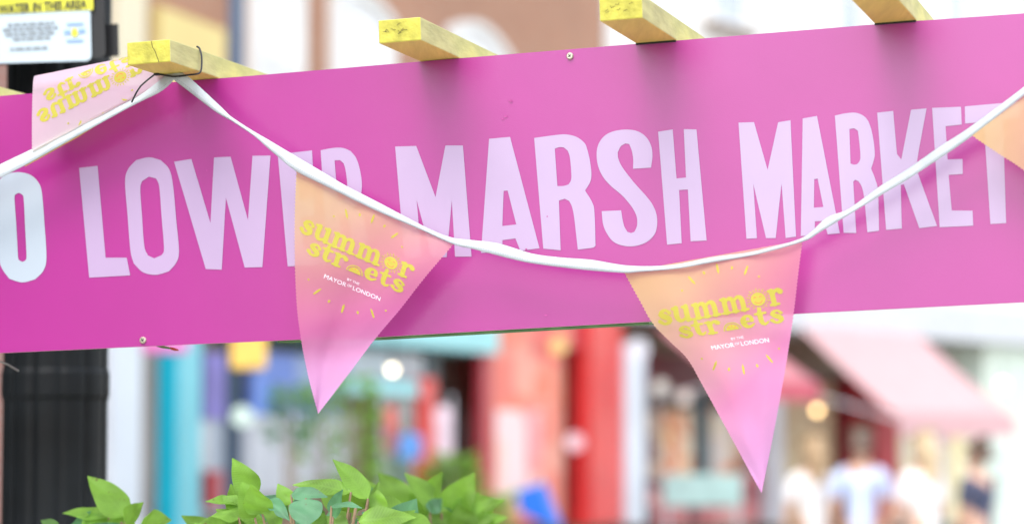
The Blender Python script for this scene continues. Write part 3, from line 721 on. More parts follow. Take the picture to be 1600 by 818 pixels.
# (base x,y, tip x,y, width px, depth shift, kind, normal x, normal z, curl, fold)
left_leaves = [
    (196, 806, 137, 743, 46, .0, 'A', .25, .5, .08, .12), (170, 806, 98, 801, 28, .02, 'A', -.2, 1.2, .1, .2), (196, 818, 224, 784, 30, -.02, 'A', -.3, .3, .1, .2),
    (216, 826, 268, 812, 46, .0, 'A', .3, .7, .25, .1), (90, 828, 64, 812, 22, .02, 'D', 0, .8, .1, .2), (190, 832, 150, 812, 40, .05, 'A', 0, .6, .1, .2),
]
shrub('leafy_shrub', 'bright green leafy shoot at the foot of the black lamp post', 'shrub', left_leaves, 34, (80, 270, 822, 940), Y1 + .22,
      [((190, 815, Y1 + .22), (188, 900, Y1 + .25)), ((215, 825, Y1 + .24), (205, 920, Y1 + .26))], (-.49, 3.28, .86), 'shrubs in the planter', 2)
mid_leaves = [
    (396, 778, 363, 715, 40, .0, 'A', .2, .3, .05, .15), (376, 784, 321, 783, 24, .01, 'A', -.1, 1.2, .05, .2), (398, 808, 378, 752, 44, -.04, 'A', .35, .4, .1, .1),
    (410, 802, 392, 756, 42, -.05, 'A', -.3, .5, .1, .2), (362, 826, 312, 816, 34, .0, 'A', .1, 1.0, .2, .1), (372, 808, 330, 806, 26, -.02, 'A', 0, 1.2, .15, .1),
    (452, 788, 434, 755, 26, .0, 'A', .2, .2, .1, .1), (548, 768, 457, 757, 30, -.02, 'A', .1, .9, .22, .1), (575, 778, 520, 717, 34, -.01, 'A', .4, .4, .12, .2),
    (478, 778, 478, 824, 48, -.05, 'B', 0, .15, .05, .06), (455, 772, 512, 776, 26, -.03, 'B', .2, .9, .25, .2), (420, 780, 452, 812, 22, -.05, 'B', -.4, .9, .05, .35),
    (520, 806, 536, 764, 26, -.05, 'B', -.5, .3, .05, .3), (518, 790, 566, 793, 18, -.07, 'B', 0, 1.6, .15, .2), (548, 800, 552, 758, 40, .01, 'A', .2, .2, .1, .1),
    (588, 800, 590, 764, 34, .0, 'A', -.3, .3, .15, .2), (580, 808, 592, 752, 30, .02, 'A', .5, .2, .1, .2), (560, 814, 650, 808, 40, -.06, 'A', .1, 1.0, .2, .1),
    (425, 812, 404, 776, 26, -.02, 'B', .2, .5, .1, .2), (500, 815, 486, 792, 26, .03, 'D', 0, .5, .1, .2), (440, 822, 410, 800, 30, -.06, 'A', .1, .7, .1, .1),
    (600, 818, 565, 800, 30, -.03, 'B', .2, 1.0, .1, .2), (470, 806, 440, 790, 28, .02, 'D', .2, .6, .1, .2), (540, 828, 510, 806, 30, -.03, 'A', 0, .7, .1, .1),
]
shrub('leafy_shrub', 'leafy shrub of bright and blue green leaves below the left pennant', 'shrub', mid_leaves, 110, (335, 640, 806, 930), Y1,
      [((482, 780, Y1), (490, 860, Y1)), ((545, 800, Y1), (530, 870, Y1)), ((556, 792, Y1 - .02), (540, 880, Y1)), ((404, 800, Y1), (420, 880, Y1)), ((575, 782, Y1), (560, 870, Y1))], (-.23, 3.08, .86), 'shrubs in the planter', 4)
right_leaves = [
    (640, 800, 592, 738, 46, .0, 'A', .2, .5, .1, .15), (690, 800, 632, 738, 34, -.03, 'A', .3, .4, .1, .2), (700, 812, 742, 738, 52, .0, 'A', -.3, .4, .1, .15),
    (680, 812, 716, 760, 40, .05, 'A', .2, .4, .1, .2), (660, 812, 640, 770, 40, .02, 'A', .1, .5, .1, .2), (735, 815, 750, 768, 34, .04, 'A', -.2, .4, .1, .2),
    (650, 822, 620, 790, 42, .0, 'A', 0, .7, .1, .1), (690, 826, 676, 786, 44, -.03, 'A', .2, .6, .1, .1), (726, 830, 716, 786, 44, -.02, 'A', -.1, .6, .1, .1), (630, 806, 600, 790, 30, .03, 'B', .2, 1, .1, .1),
    (758, 828, 770, 796, 30, .05, 'A', -.2, .5, .1, .2), (672, 800, 690, 778, 26, -.05, 'B', 0, .9, .1, .2), (600, 800, 570, 748, 30, .05, 'A', .2, .4, .1, .2), (640, 790, 668, 762, 30, .08, 'A', .2, .4, .1, .2),
]
shrub('leafy_shrub', 'soft focus bright green shrub right of the sharp leaves', 'shrub', right_leaves, 100, (590, 735, 800, 930), Y1 + .5,
      [((660, 815, Y1 + .5), (665, 900, Y1 + .5)), ((715, 815, Y1 + .5), (705, 900, Y1 + .5))], (-.10, 3.55, .86), 'shrubs in the planter', 6)
# planter that holds the shrubs, below the frame
t = thing('planter', 'grey painted wooden planter holding the green shrubs under the sign', 'planter', (-.28, 3.3, 0))
b = MB(); b.box((-.70, 3.0, .02), (.15, 3.62, .84)); b.build('trough', smat('grey_planter', (120, 125, 128)), t, bevel=.01)
b = MB(); b.box((-.66, 3.04, .841), (.11, 3.58, .865)); b.build('soil', mat('soil', (.05, .035, .025), .95, .3, 30), t)

# far potted plants by the shops
def potplant(px, Y, py_top, wpx, n, label, m, seed, py_bot=780):
    rnd = random.Random(seed); q = at(px, 680, Y); top = at(px, py_top, Y).z; w2 = wpx / F_PX * Y / 2; zb = max(.55, at(px, py_bot, Y).z)
    t = thing('potted_plant', label, 'potted plant', (q.x, q.y, 0), 'potted plants outside the shops')
    f = MB()
    for i in range(n):
        u = rnd.random(); z = zb + (top - zb) * u; a = rnd.uniform(0, 6.283); rr = w2 * math.sqrt(rnd.random()) * (1.05 - .75 * abs(u - .4))
        B = Vector((q.x + rr * math.cos(a), q.y + rr * math.sin(a) * .8, z)); L = rnd.uniform(.06, .13)
        T = B + Vector((math.cos(a) * L, math.sin(a) * L, rnd.uniform(-.5, .9) * L)); leaf(f, B, T, L * .5, (rnd.uniform(-1, 1), rnd.uniform(-1, .2), 1), .2, .1)
    f.build('foliage', m, t, True, uv=True)
    s = MB()
    for k in range(5):
        a = rnd.uniform(0, 6.28); s.tube([(q.x, q.y, .42), (q.x + w2 * .3 * math.cos(a), q.y + w2 * .3 * math.sin(a), (zb + top) / 2), (q.x + w2 * .5 * math.cos(a), q.y + w2 * .5 * math.sin(a), top - .08)], [.012, .008, .004], 6)
    s.build('stem', M_stem, t)
    s = MB(); s.tube([(q.x, q.y, .13), (q.x, q.y, .48), (q.x, q.y, .52)], [.15, .2, .21], 18); s.build('pot', smat('terracotta', (170, 100, 75)), t)
potplant(552, 19.0, 590, 80, 170, 'tall leafy pot plant before the brown shop door', M_leaf, 5)
potplant(498, 19.5, 588, 70, 90, 'loose pot plant beside the blue shop window', M_leaf, 6)
potplant(455, 17.5, 612, 70, 90, 'low thin pot plant in front of the blue boards', M_bleaf, 8, 700)
potplant(706, 21.0, 715, 90, 220, 'round bushy pot plant by the dark red post', M_leaf, 9)
potplant(770, 20.0, 775, 60, 120, 'small bushy pot plant at the foot of the coral panel', M_leaf, 10, 840)

# ------------------------------------------------------------------ the pink market sign
def signmat(name, rgb, rough=.30):
    m = mat(name, rgb, rough, .035, 9, .0, spec=.75); n = m.node_tree; b = n.nodes['Principled BSDF']; b.inputs['IOR'].default_value = 1.55
    tc = n.nodes.new('ShaderNodeTexCoord'); nz = n.nodes.new('ShaderNodeTexNoise'); nz.inputs['Scale'].default_value = 900; nz.inputs['Detail'].default_value = 3
    n.links.new(tc.outputs['Object'], nz.inputs['Vector'])
    bp = n.nodes.new('ShaderNodeBump'); bp.inputs['Strength'].default_value = .16; bp.inputs['Distance'].default_value = .0006
    n.links.new(nz.outputs[0], bp.inputs['Height']); n.links.new(bp.outputs[0], b.inputs['Normal']); return m
M_mag = signmat('magenta_print', (.335, .011, .205))
M_lil = signmat('lilac_print', (.40, .285, .455))
M_wht = signmat('pale_print', (.40, .46, .53))
sg = thing('market_sign', 'long magenta sign with pale capital lettering hung from yellow battens', 'sign', P(800, 514))
top = [(-260, 171.4), (0, 150), (405, 117.5), (717, 91.3), (1057, 63.6), (1432, 33), (1600, 21), (1900, -2)]
bot = [(-260, 562), (0, 551), (220, 541), (470, 530), (586, 526.5), (800, 514), (1016, 502), (1240, 490), (1600, 472), (1900, 457)]
TH = .006
loop = top + bot[::-1]; n = len(loop); fl, tr = tess([loop])
v = [P(x, y, 0) for x, y in loop] + [P(x, y, 0) + SN * TH for x, y in loop]
fs = [t_ for t_ in tr] + [tuple(i + n for i in t_)[::-1] for t_ in tr] + [(i, (i + 1) % n, n + (i + 1) % n, n + i) for i in range(n)]
o = mk('board', v, fs, [M_mag, smat('board_edge', (225, 205, 190))], sg)
for p_ in o.data.polygons: p_.material_index = 0 if abs(p_.normal.dot(SN)) > .9 else 1
bm = bmesh.new(); bm.from_mesh(o.data); bmesh.ops.recalc_face_normals(bm, faces=bm.faces); bm.to_mesh(o.data); bm.free()
# green painted backing batten peeping out below
gb = [(430, 525), (586, 520), (800, 508), (1012, 496)]
b = MB(); v = []
for (x, y) in gb: v += [P(x, y - 45, 0) + SN * (TH + .001), P(x, y + 9.2, 0) + SN * (TH + .001), P(x, y + 9.2, 0) + SN * .03, P(x, y - 45, 0) + SN * .03]
fs = [(4 * i + k, 4 * i + (k + 1) % 4, 4 * i + 4 + (k + 1) % 4, 4 * i + 4 + k) for i in range(3) for k in range(4)] + [(3, 2, 1, 0), (12, 13, 14, 15)]
mk('backing_batten', v, fs, mat('green_wood', (.12, .25, .10), .8, .3, 30), sg)

def Z(x0, y0, k): return lambda l: [(x0 + x / k, y0 + y / k) for x, y in l]
zA = Z(0, 230, 2.7275); zB = Z(740, 190, 3.72); zS = Z(920, 190, 3.72); zM = Z(1140, 160, 3.72); zR = Z(1290, 160, 3.72); zE = Z(1400, 140, 3.72)
I = lambda l: l
words = {
 'white_letters': (M_wht, [
   (zA, [(90, 107), (130, 118), (160, 145), (178, 190), (190, 330), (198, 470), (185, 525), (150, 562), (95, 575), (40, 560), (8, 515), (-3, 470), (-12, 330), (-22, 200), (-12, 155), (15, 123), (50, 109)],
        [(80, 194), (93, 200), (101, 220), (107, 340), (113, 462), (108, 482), (96, 488), (84, 482), (77, 465), (70, 340), (62, 220), (67, 200)])]),
 'lilac_letters': (M_lil, [
   (zA, [(337, 88), (416, 79), (450, 470), (540, 470), (555, 545), (380, 555)], None),
   (zA, [(533, 150), (545, 95), (580, 55), (635, 43), (685, 55), (722, 95), (738, 165), (751, 305), (763, 440), (752, 490), (720, 528), (665, 543), (610, 532), (570, 495), (556, 440), (544, 295)],
        [(598, 180), (605, 145), (635, 125), (665, 133), (679, 170), (689, 300), (699, 430), (690, 458), (657, 473), (630, 460), (615, 420), (606, 300)]),
   (I, [(272, 252.7), (299, 248.3), (328.9, 348), (334.4, 246), (360.4, 244.7), (387.5, 343.7), (394.5, 243.5), (422.7, 243), (410, 417), (382.4, 417.7), (353, 308.8), (346.5, 421), (321.5, 420)], None),
   (I, [(434, 241), (487.5, 235), (489, 261), (464, 264), (467.5, 312), (490, 310), (492, 336), (470, 339), (475, 389), (508, 387), (510, 413), (449.5, 416)], None),
   (I, [(501, 234.8), (518, 231.5), (535, 231), (548, 236), (557, 248), (563, 268), (565.5, 290), (562, 312), (553, 324), (566, 338), (572, 362), (584, 408), (556, 410), (548, 360), (541, 337), (530, 335), (537, 411), (512, 413)],
       [(522.8, 250.5), (531, 250), (537, 255), (540, 266), (542.5, 290), (539, 310), (528, 314)]),
  ]),
}
words['lilac_letters_b'] = (M_lil, [
   (I, [(617.4, 229), (650.4, 228), (680.5, 307.7), (696, 227.3), (723.4, 227.3), (736.8, 400.5), (711, 400.8), (706, 312.5), (698, 401.5), (675, 402), (651, 312.5), (659, 402), (632, 403)], None),
   (zB, [(90, 100), (212, 89), (383, 735), (272, 750), (243, 678), (168, 688), (166, 757), (43, 762)], [(175, 402), (198, 400), (248, 597), (167, 606)]),
   (zB, [(352, 95), (480, 78), (540, 75), (600, 90), (645, 125), (660, 160), (675, 220), (685, 300), (678, 350), (648, 400), (690, 470), (703, 530), (709, 720), (690, 732), (606, 743), (585, 560), (572, 495), (555, 460), (530, 448), (496, 458), (506, 747), (405, 737)],
        [(472, 157), (500, 148), (525, 150), (548, 170), (560, 210), (568, 300), (566, 340), (552, 365), (520, 374), (487, 374)]),
   (zS, [(362, 267), (257, 274), (258, 220), (250, 170), (235, 130), (212, 127), (185, 145), (168, 180), (172, 215), (195, 265), (260, 350), (340, 440), (375, 490), (395, 545), (397, 600), (385, 650), (350, 690), (300, 715), (240, 724), (180, 715), (135, 690), (100, 640), (82, 590), (75, 520), (188, 515), (197, 570), (207, 610), (225, 640), (245, 647), (265, 640), (280, 605), (280, 560), (265, 520), (235, 475), (190, 425), (130, 375), (85, 325), (58, 270), (46, 210), (50, 150), (75, 100), (120, 65), (190, 48), (260, 50), (310, 70), (345, 105), (365, 150), (370, 200)], None),
   (zS, [(403, 59), (488, 46), (510, 330), (565, 325), (552, 44), (626, 46), (685, 690), (592, 695), (576, 394), (525, 397), (540, 706), (455, 714)], None)])
words['lilac_letters_c'] = (M_lil, [
   (zM, [(52, 118), (142, 115), (221, 392), (282, 116), (354, 104), (386, 779), (326, 787), (302, 470), (268, 787), (212, 788), (138, 475), (159, 788), (98, 792)], None),
   (zM, [(425, 94), (508, 79), (641, 760), (570, 766), (550, 688), (496, 690), (494, 770), (414, 776)], [(492, 446), (512, 443), (545, 607), (490, 612)]),
   (zR, [(54, 77), (110, 65), (170, 60), (215, 75), (245, 105), (265, 155), (280, 230), (286, 300), (280, 335), (265, 385), (290, 450), (305, 520), (311, 745), (243, 754), (225, 560), (210, 490), (190, 457), (172, 449), (161, 460), (178, 758), (105, 757)],
        [(138, 155), (165, 150), (188, 165), (196, 230), (202, 300), (200, 335), (185, 358), (165, 362), (145, 355)]),
   (zR, [(300, 60), (393, 50), (415, 300), (440, 332), (497, 43), (587, 35), (530, 350), (533, 400), (648, 717), (545, 730), (455, 475), (437, 480), (443, 732), (352, 740)], None),
   (zE, [(210, 107), (378, 100), (382, 203), (288, 213), (300, 406), (387, 403), (388, 490), (306, 495), (324, 702), (445, 703), (449, 790), (254, 799)], None),
   (zE, [(400, 98), (720, 70), (724, 165), (622, 173), (640, 775), (549, 780), (510, 188), (402, 197)], None)])
for k, (m, glyphs) in words.items():
    b = MB()
    for z_, outer, hole in glyphs:
        loops = [smooth_poly(z_(outer))] + ([smooth_poly(z_(hole))] if hole else [])
        fl, tr = tess(loops); b.add([P(p[0], p[1], .0006) for p in fl], tr)
    o = b.build('lettering', m, sg)
    for p_ in o.data.polygons:
        if p_.normal.dot(SN) > 0: p_.flip()
    o.data.update()

M_screw = mat('zinc_screw', (.62, .58, .45), .35, .1, 30, metal=.8)
def screw(px, py):
    c = P(px, py, 0); b = MB(); b.tube([c + SN * .001, c - SN * .0022, c - SN * .0032], [.0040, .0040, .0030], 16); o = b.build('screw', M_screw, sg)
    b = MB()
    for a in (.5, .5 + math.pi / 2):
        d = (SS * math.cos(a) + SU * math.sin(a)) * .0022; e = (SU * math.cos(a) - SS * math.sin(a)) * .0005; q = c - SN * .0034
        b.add([q - d - e, q + d - e, q + d + e, q - d + e], [(0, 1, 2, 3)])
        c = c - SN * .0001
    b.build('slot', M_black, o)
screw(891, 88); screw(224, 531)
# scuffs on the print
b = MB(); rnd = random.Random(5)
for px, py, r_, sh in ((798, 157, 3.6, .8), (790, 182, 4, .6), (785, 186, 2, 1), (855, 338, 2, .6), (822, 389, 2.2, .7), (695, 492, 1.5, .6), (735, 484, 1.5, .6), (852, 492, 3.5, .5), (323, 266, 1.4, 1)):
    k = [P(px + r_ * rnd.uniform(.5, 1) * math.cos(a * 6.283 / 9), py + r_ * sh * rnd.uniform(.5, 1) * math.sin(a * 6.283 / 9), .0011) for a in range(9)]
    b.add(k, [tuple(range(9))])
b.build('scuff', mat('scuff_mark', (.42, .06, .26), .7, .3, 200), sg)

# ------------------------------------------------------------------ yellow battens
def woodmat(name, c, var, spots=True):
    m = mat(name, c, .7, var, 60, .6, 160, stretch=(1, 1, 1) if 'end' in name else (1, .12, 1)); n = m.node_tree; b = n.nodes['Principled BSDF']
    src = b.inputs['Base Color'].links[0].from_socket
    tc = n.nodes.new('ShaderNodeTexCoord'); nz = n.nodes.new('ShaderNodeTexNoise'); nz.inputs['Scale'].default_value = 75; nz.inputs['Detail'].default_value = 8; nz.inputs['Roughness'].default_value = .7
    n.links.new(tc.outputs['Object'], nz.inputs['Vector'])
    cr = n.nodes.new('ShaderNodeValToRGB'); cr.color_ramp.elements[0].position = .60; cr.color_ramp.elements[1].position = .70; n.links.new(nz.outputs[0], cr.inputs[0])
    mx = n.nodes.new('ShaderNodeMixRGB'); mx.inputs[2].default_value = (.30, .24, .09, 1); n.links.new(src, mx.inputs[1])
    k = n.nodes.new('ShaderNodeMath'); k.operation = 'MULTIPLY'; k.inputs[1].default_value = .32; n.links.new(cr.outputs[0], k.inputs[0]); n.links.new(k.outputs[0], mx.inputs[0])
    n.links.new(mx.outputs[0], b.inputs['Base Color'])
    return m
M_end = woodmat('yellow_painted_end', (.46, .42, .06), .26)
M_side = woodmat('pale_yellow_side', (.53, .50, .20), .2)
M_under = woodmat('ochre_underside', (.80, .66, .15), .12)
def batten(pl, pr, ends, label, hpx=36, extra=0):
    "timber lying over the top of the sign; pl, pr are where its lower edges cross the sign face"
    L, Rr = P(*pl), P(*pr); wv = Rr - L; wd = wv.length; wv = SS * wd
    up = SU * .0255; L = L + SU * .0005
    t = thing('wooden_batten', label, 'batten', L + wv * .5, 'yellow battens along the top of the sign')
    f = -SN * ends; bk = SN * .42
    q = [L + f, L + f + wv, L + bk + wv, L + bk]; q += [x + up for x in q]
    me_f = [(3, 2, 1, 0), (4, 5, 6, 7), (0, 1, 5, 4), (1, 2, 6, 5), (2, 3, 7, 6), (3, 0, 4, 7)]
    o = mk('timber', q, me_f, [M_end, M_side, M_under], t, mi=[2, 1, 0, 1, 1, 1])
    bv = o.modifiers.new('bevel', 'BEVEL'); bv.width = .0012; bv.segments = 2
    # end grain checks
    b = MB(); rnd = random.Random(int(pl[0])); e = L + f - SN * .0006
    def mark(pts, wdt):
        for i in range(len(pts) - 1):
            a = e + wv * pts[i][0] + up * pts[i][1]; c = e + wv * pts[i + 1][0] + up * pts[i + 1][1]; d = (c - a).normalized().cross(SN) * wdt
            b.add([a - d, c - d, c + d, a + d], [(0, 1, 2, 3)])
    if extra == 1:
        mark([(.57, .99), (.60, .70), (.66, .50), (.69, .3), (.74, .02)], .00035)
    else:
        for i in range(7):
            x = rnd.uniform(.1, .8); y = rnd.uniform(.3, .75); mark([(x, y), (x + rnd.uniform(.02, .09), y + rnd.uniform(-.12, .12)), (x + rnd.uniform(.08, .13), y + rnd.uniform(-.1, .1))], .00025)
    if extra == 2:
        k = MB(); k.axbox(L - SN * .0012 + wv * .01 - SU * .0022, wv * .98, SN * .002, SU * .002); k.build('dark_gap_line', M_black, t)  # dark line of the gap under the batten, drawn as a strip
    b.build('crack', mat('wood_crack', (.10, .08, .03), .9, .2), t)
    return t
batten((-116, 160), (-51, 154.5), .137, 'leftmost yellow batten, only its pale side shows behind the flipped pennant')
batten((276, 127.5), (341, 122.2), .137, 'yellow batten with a cracked end holding the bunting and cable tie', extra=1)
batten((654, 96), (717.5, 91), .137, 'yellow batten with a scuffed end, second from the right fully in view')
batten((993, 68.5), (1057, 63.5), .16, 'yellow batten cut by the top edge right of the screw head', extra=2)
batten((1366, 37.5), (1432, 32.2), .17, 'rightmost yellow batten showing mostly its ochre underside', extra=2)
# frame that carries it all, hidden behind the board
t = thing('timber_frame', 'rough timber rail behind the pink sign carrying the battens', 'frame', P(800, 514))
b = MB(); a = P(-250, 178, 0) + SN * .034; c = P(1890, 8, 0) + SN * .034; b.axbox(a, c - a, SN * .04, SU * -.05); b.build('rail', M_under, t)
for px in (-245, 1880):
    p_ = P(px, 170 if px < 0 else 0, 0) + SN * .08; b = MB(); b.box((p_.x - .03, p_.y - .03, 0), (p_.x + .03, p_.y + .03, p_.z)); b.build('post', M_under, t)

# ------------------------------------------------------------------ bunting
def clothmat(name):
    m = bpy.data.materials.new(name); m.use_nodes = True; n = m.node_tree; b = n.nodes['Principled BSDF']
    uv = n.nodes.new('ShaderNodeUVMap'); sp = n.nodes.new('ShaderNodeSeparateXYZ'); n.links.new(uv.outputs[0], sp.inputs[0])
    a = n.nodes.new('ShaderNodeMath'); a.operation = 'MULTIPLY_ADD'; a.inputs[1].default_value = .80; a.inputs[2].default_value = .40; n.links.new(sp.outputs[0], a.inputs[0])
    c = n.nodes.new('ShaderNodeMath'); c.operation = 'MULTIPLY_ADD'; c.inputs[1].default_value = .95; n.links.new(sp.outputs[1], c.inputs[0]); n.links.new(a.outputs[0], c.inputs[2])
    d = n.nodes.new('ShaderNodeMath'); d.operation = 'MULTIPLY'; d.inputs[1].default_value = .62; n.links.new(c.outputs[0], d.inputs[0])
    cr = n.nodes.new('ShaderNodeValToRGB'); n.links.new(d.outputs[0], cr.inputs[0]); e = cr.color_ramp.elements
    e[0].position = .0; e[0].color = (.75, .61, .19, 1); e[1].position = 1.0; e[1].color = (.90, .38, .80, 1)  # tip end of the ramp lightened to stand for light through the cloth
    for p_, q in ((.24, (.76, .55, .27, 1)), (.48, (.77, .36, .36, 1)), (.72, (.77, .22, .48, 1))):
        x = e.new(p_); x.color = q
    ge = n.nodes.new('ShaderNodeNewGeometry'); mx = n.nodes.new('ShaderNodeMixRGB'); mx.inputs[2].default_value = (.78, .72, .86, 1)
    k = n.nodes.new('ShaderNodeMath'); k.operation = 'MULTIPLY'; k.inputs[1].default_value = .88; n.links.new(ge.outputs['Backfacing'], k.inputs[0])
    n.links.new(k.outputs[0], mx.inputs[0]); n.links.new(cr.outputs[0], mx.inputs[1]); n.links.new(mx.outputs[0], b.inputs['Base Color'])
    b.inputs['Roughness'].default_value = .75; b.inputs['Specular IOR Level'].default_value = .25
    wv = n.nodes.new('ShaderNodeTexNoise'); wv.inputs['Scale'].default_value = 420; n.links.new(uv.outputs[0], wv.inputs['Vector'])
    bp = n.nodes.new('ShaderNodeBump'); bp.inputs['Strength'].default_value = .45; bp.inputs['Distance'].default_value = .0006; n.links.new(wv.outputs[0], bp.inputs['Height']); n.links.new(bp.outputs[0], b.inputs['Normal'])
    t_ = n.nodes.new('ShaderNodeBsdfTranslucent'); wm = n.nodes.new('ShaderNodeMixRGB'); wm.inputs[0].default_value = .35; wm.inputs[2].default_value = (.95, .8, .92, 1)
    n.links.new(cr.outputs[0], wm.inputs[1]); n.links.new(wm.outputs[0], t_.inputs[0])
    m2 = n.nodes.new('ShaderNodeMixShader'); m2.inputs[0].default_value = .50; n.links.new(b.outputs[0], m2.inputs[1]); n.links.new(t_.outputs[0], m2.inputs[2])
    tp = n.nodes.new('ShaderNodeBsdfTransparent'); m3 = n.nodes.new('ShaderNodeMixShader'); m3.inputs[0].default_value = .14     # open weave
    n.links.new(m2.outputs[0], m3.inputs[1]); n.links.new(tp.outputs[0], m3.inputs[2]); n.links.new(m3.outputs[0], n.nodes['Material Output'].inputs[0])
    return m
M_cloth = clothmat('pennant_cloth')
M_tape = mat('white_tape', (.58, .63, .66), .75, .05, 60, .35, 400, trans=.2)
M_pyel = mat('yellow_print', (.60, .56, .08), .7, .05, 20, trans=.35)
M_pwht = mat('white_print', (.82, .80, .86), .7, .03, 20)
M_pora = mat('orange_print', (.72, .26, .06), .7, .03, 20)
bunt = thing('bunting', 'white tape string of orange to pink pennants looped across the sign', 'bunting', P(800, 400, .05))

up_e = [(-70, 292, .05), (0, 257, .05), (52, 232, .05), (107, 203, .052), (206, 155, .054), (250, 122, .055), (268, 114, .056), (289, 116, .056), (345, 167, .053), (354, 176, .053), (363, 184, .052), (394, 204, .052), (420, 219, .052), (452, 238, .051), (503, 268, .05), (542, 291, .05), (589, 315, .049), (664.5, 354.5, .049), (703.6, 370.5, .048), (740, 375.3, .047), (780, 380.5, .046), (831, 396, .045), (874, 402, .045), (925, 406, .044), (983, 415, .043), (1049, 414, .042), (1112, 402, .042), (1167, 395, .042), (1200, 387.4, .042), (1255, 371, .042), (1292, 340, .042), (1325, 327, .043), (1376, 290.5, .044), (1420, 263, .045), (1467, 230, .047), (1513, 200.5, .048), (1595, 140, .052), (1720, 42, .055)]
lo_e = [(-70, 314, .056), (0, 278, .056), (41, 257, .056), (122, 212, .056), (206, 166, .056), (250, 144, .058), (270, 128, .058), (277, 129, .057), (332, 171, .056), (352, 183.5, .054), (363, 189.5, .053), (398, 213, .054), (418, 231, .054), (436, 246, .054), (463, 267.5, .054), (518, 295, .053), (591, 330.5, .052), (655, 357.5, .051), (708.5, 381.5, .05), (740, 389, .05), (800, 404.5, .049), (837, 412, .048), (910, 421, .047), (974, 426, .046), (998, 424.5, .045), (1057, 419.5, .044), (1112, 410, .043), (1167, 400.5, .043), (1200, 393, .043), (1259, 375.5, .043), (1277, 365, .043), (1325, 336, .045), (1383, 301, .046), (1420, 279, .048), (1481, 239, .049), (1518, 213, .05), (1600, 149, .054), (1726, 54, .056)]
NT = 260
ue, le = crom(up_e, NT), crom(lo_e, NT)
v = []; fs = []
for i in range(NT):
    for k in range(5):
        q = ue[i].lerp(le[i], k / 4); v.append(P(q.x, q.y, q.z + .0012 * math.sin(math.pi * k / 4) + .0004 * math.sin(i * .9)))
for i in range(NT - 1):
    for k in range(4): a = i * 5 + k; fs.append((a, a + 1, a + 6, a + 5))
o = mk('tape', v, fs, M_tape, bunt, True); sf = o.modifiers.new('thick', 'SOLIDIFY'); sf.thickness = .0009; sf.offset = 0
b = MB()                                                     # running stitch near the lower edge
for i in range(NT - 1):
    for t0, t1 in ((.05, .42), (.55, .92)):
        q0, q1 = [(ue[i].lerp(ue[i + 1], t), le[i].lerp(le[i + 1], t)) for t in (t0, t1)]
        pts = []
        for (a_, c_), ks in ((q0, (.72, .775)), (q1, (.775, .72))):
            for k in ks: q = a_.lerp(c_, k); pts.append(P(q.x, q.y, q.z + .0012 * math.sin(math.pi * k) + .0012))
        b.add(pts, [(0, 1, 2, 3)])
b.build('stitching', mat('stitch_thread', (.40, .43, .46), .8, .05, 50), bunt)
HP = 1.42
class Pennant:
    def __init__(s, left, right, off, bend=None):
        s.L = crom([Vector((a, b_, 0)) for a, b_ in left], 80); s.R = crom([Vector((a, b_, 0)) for a, b_ in right], 80); s.off = off; s.bend = bend; s.vm = (lambda v: max(.1 * v, (v - .075) / .925)) if bend else (lambda v: v)
    def pos(s, u, v, lift=0.0):
        i = max(0, min(78.999, s.vm(v) * 79)); k = int(i); t = i - k
        a = s.L[k].lerp(s.L[k + 1], t); b_ = s.R[k].lerp(s.R[k + 1], t); q = a.lerp(b_, u)
        return P(q.x, q.y, s.off(u, v) + lift) if not s.bend else s.bend(q, s.off(u, v), lift)
    def loc(s, x, y, lift):
        v = min(.985, max(0, y / HP)); return s.pos(min(1.0, max(0, x / (1 - v) + .5)), v, lift)
    def build(s):
        NU, NV = 26, 140; vs_, uv, f_ = [], [], []
        for j in range(NV + 1):
            v = j / NV * .998
            for i in range(NU + 1):
                u = i / NU; uz = u + (.0028 / (1.02 - v) * (1 if j % 2 else -1) * (1 if i == NU else -1 if i == 0 else 0) if .01 < v < .97 else 0); vs_.append(s.pos(uz, v))   # pinked edges
                uv.append(((u - .5) * (1 - v), v * HP))
        for j in range(NV):
            for i in range(NU): a = j * (NU + 1) + i; f_.append((a, a + NU + 1, a + NU + 2, a + 1))
        return mk('pennant', vs_, f_, M_cloth, bunt, True, uv)
def stroke(pts, wd, n=10):
    "variable width round-ended stroke as one outline"
    c = crom([Vector((p[0], p[1], w_)) for p, w_ in zip(pts, wd)], n); Lf, Rt = [], []
    for i in range(n):
        t = c[min(i + 1, n - 1)] - c[max(i - 1, 0)]; t = Vector((t.x, t.y)).normalized(); nn = Vector((-t.y, t.x)); p = Vector((c[i].x, c[i].y)); h = c[i].z / 2
        Lf.append(p + nn * h); Rt.append(p - nn * h)
        if i in (0, n - 1):
            s_ = -1 if i == 0 else 1; e_ = [p + (nn * math.cos(a) + t * s_ * math.sin(a)) * h for a in (R(25), R(60), R(90), R(120), R(155))]
            if i == 0: cap0 = e_
            else: cap1 = e_
    pts_ = Lf + cap1 + Rt[::-1] + cap0[::-1]
    k = len(pts_); vs_ = [tuple(p) for p in pts_]; f_ = []
    for i in range(n - 1): f_.append((i, i + 1, n + 5 + (n - 2 - i), n + 5 + (n - 1 - i)))
    f_.append(tuple(range(n - 1, n + 6))); f_.append((2 * n + 4,) + tuple(range(2 * n + 5, 2 * n + 10)) + (0,))
    return vs_, f_
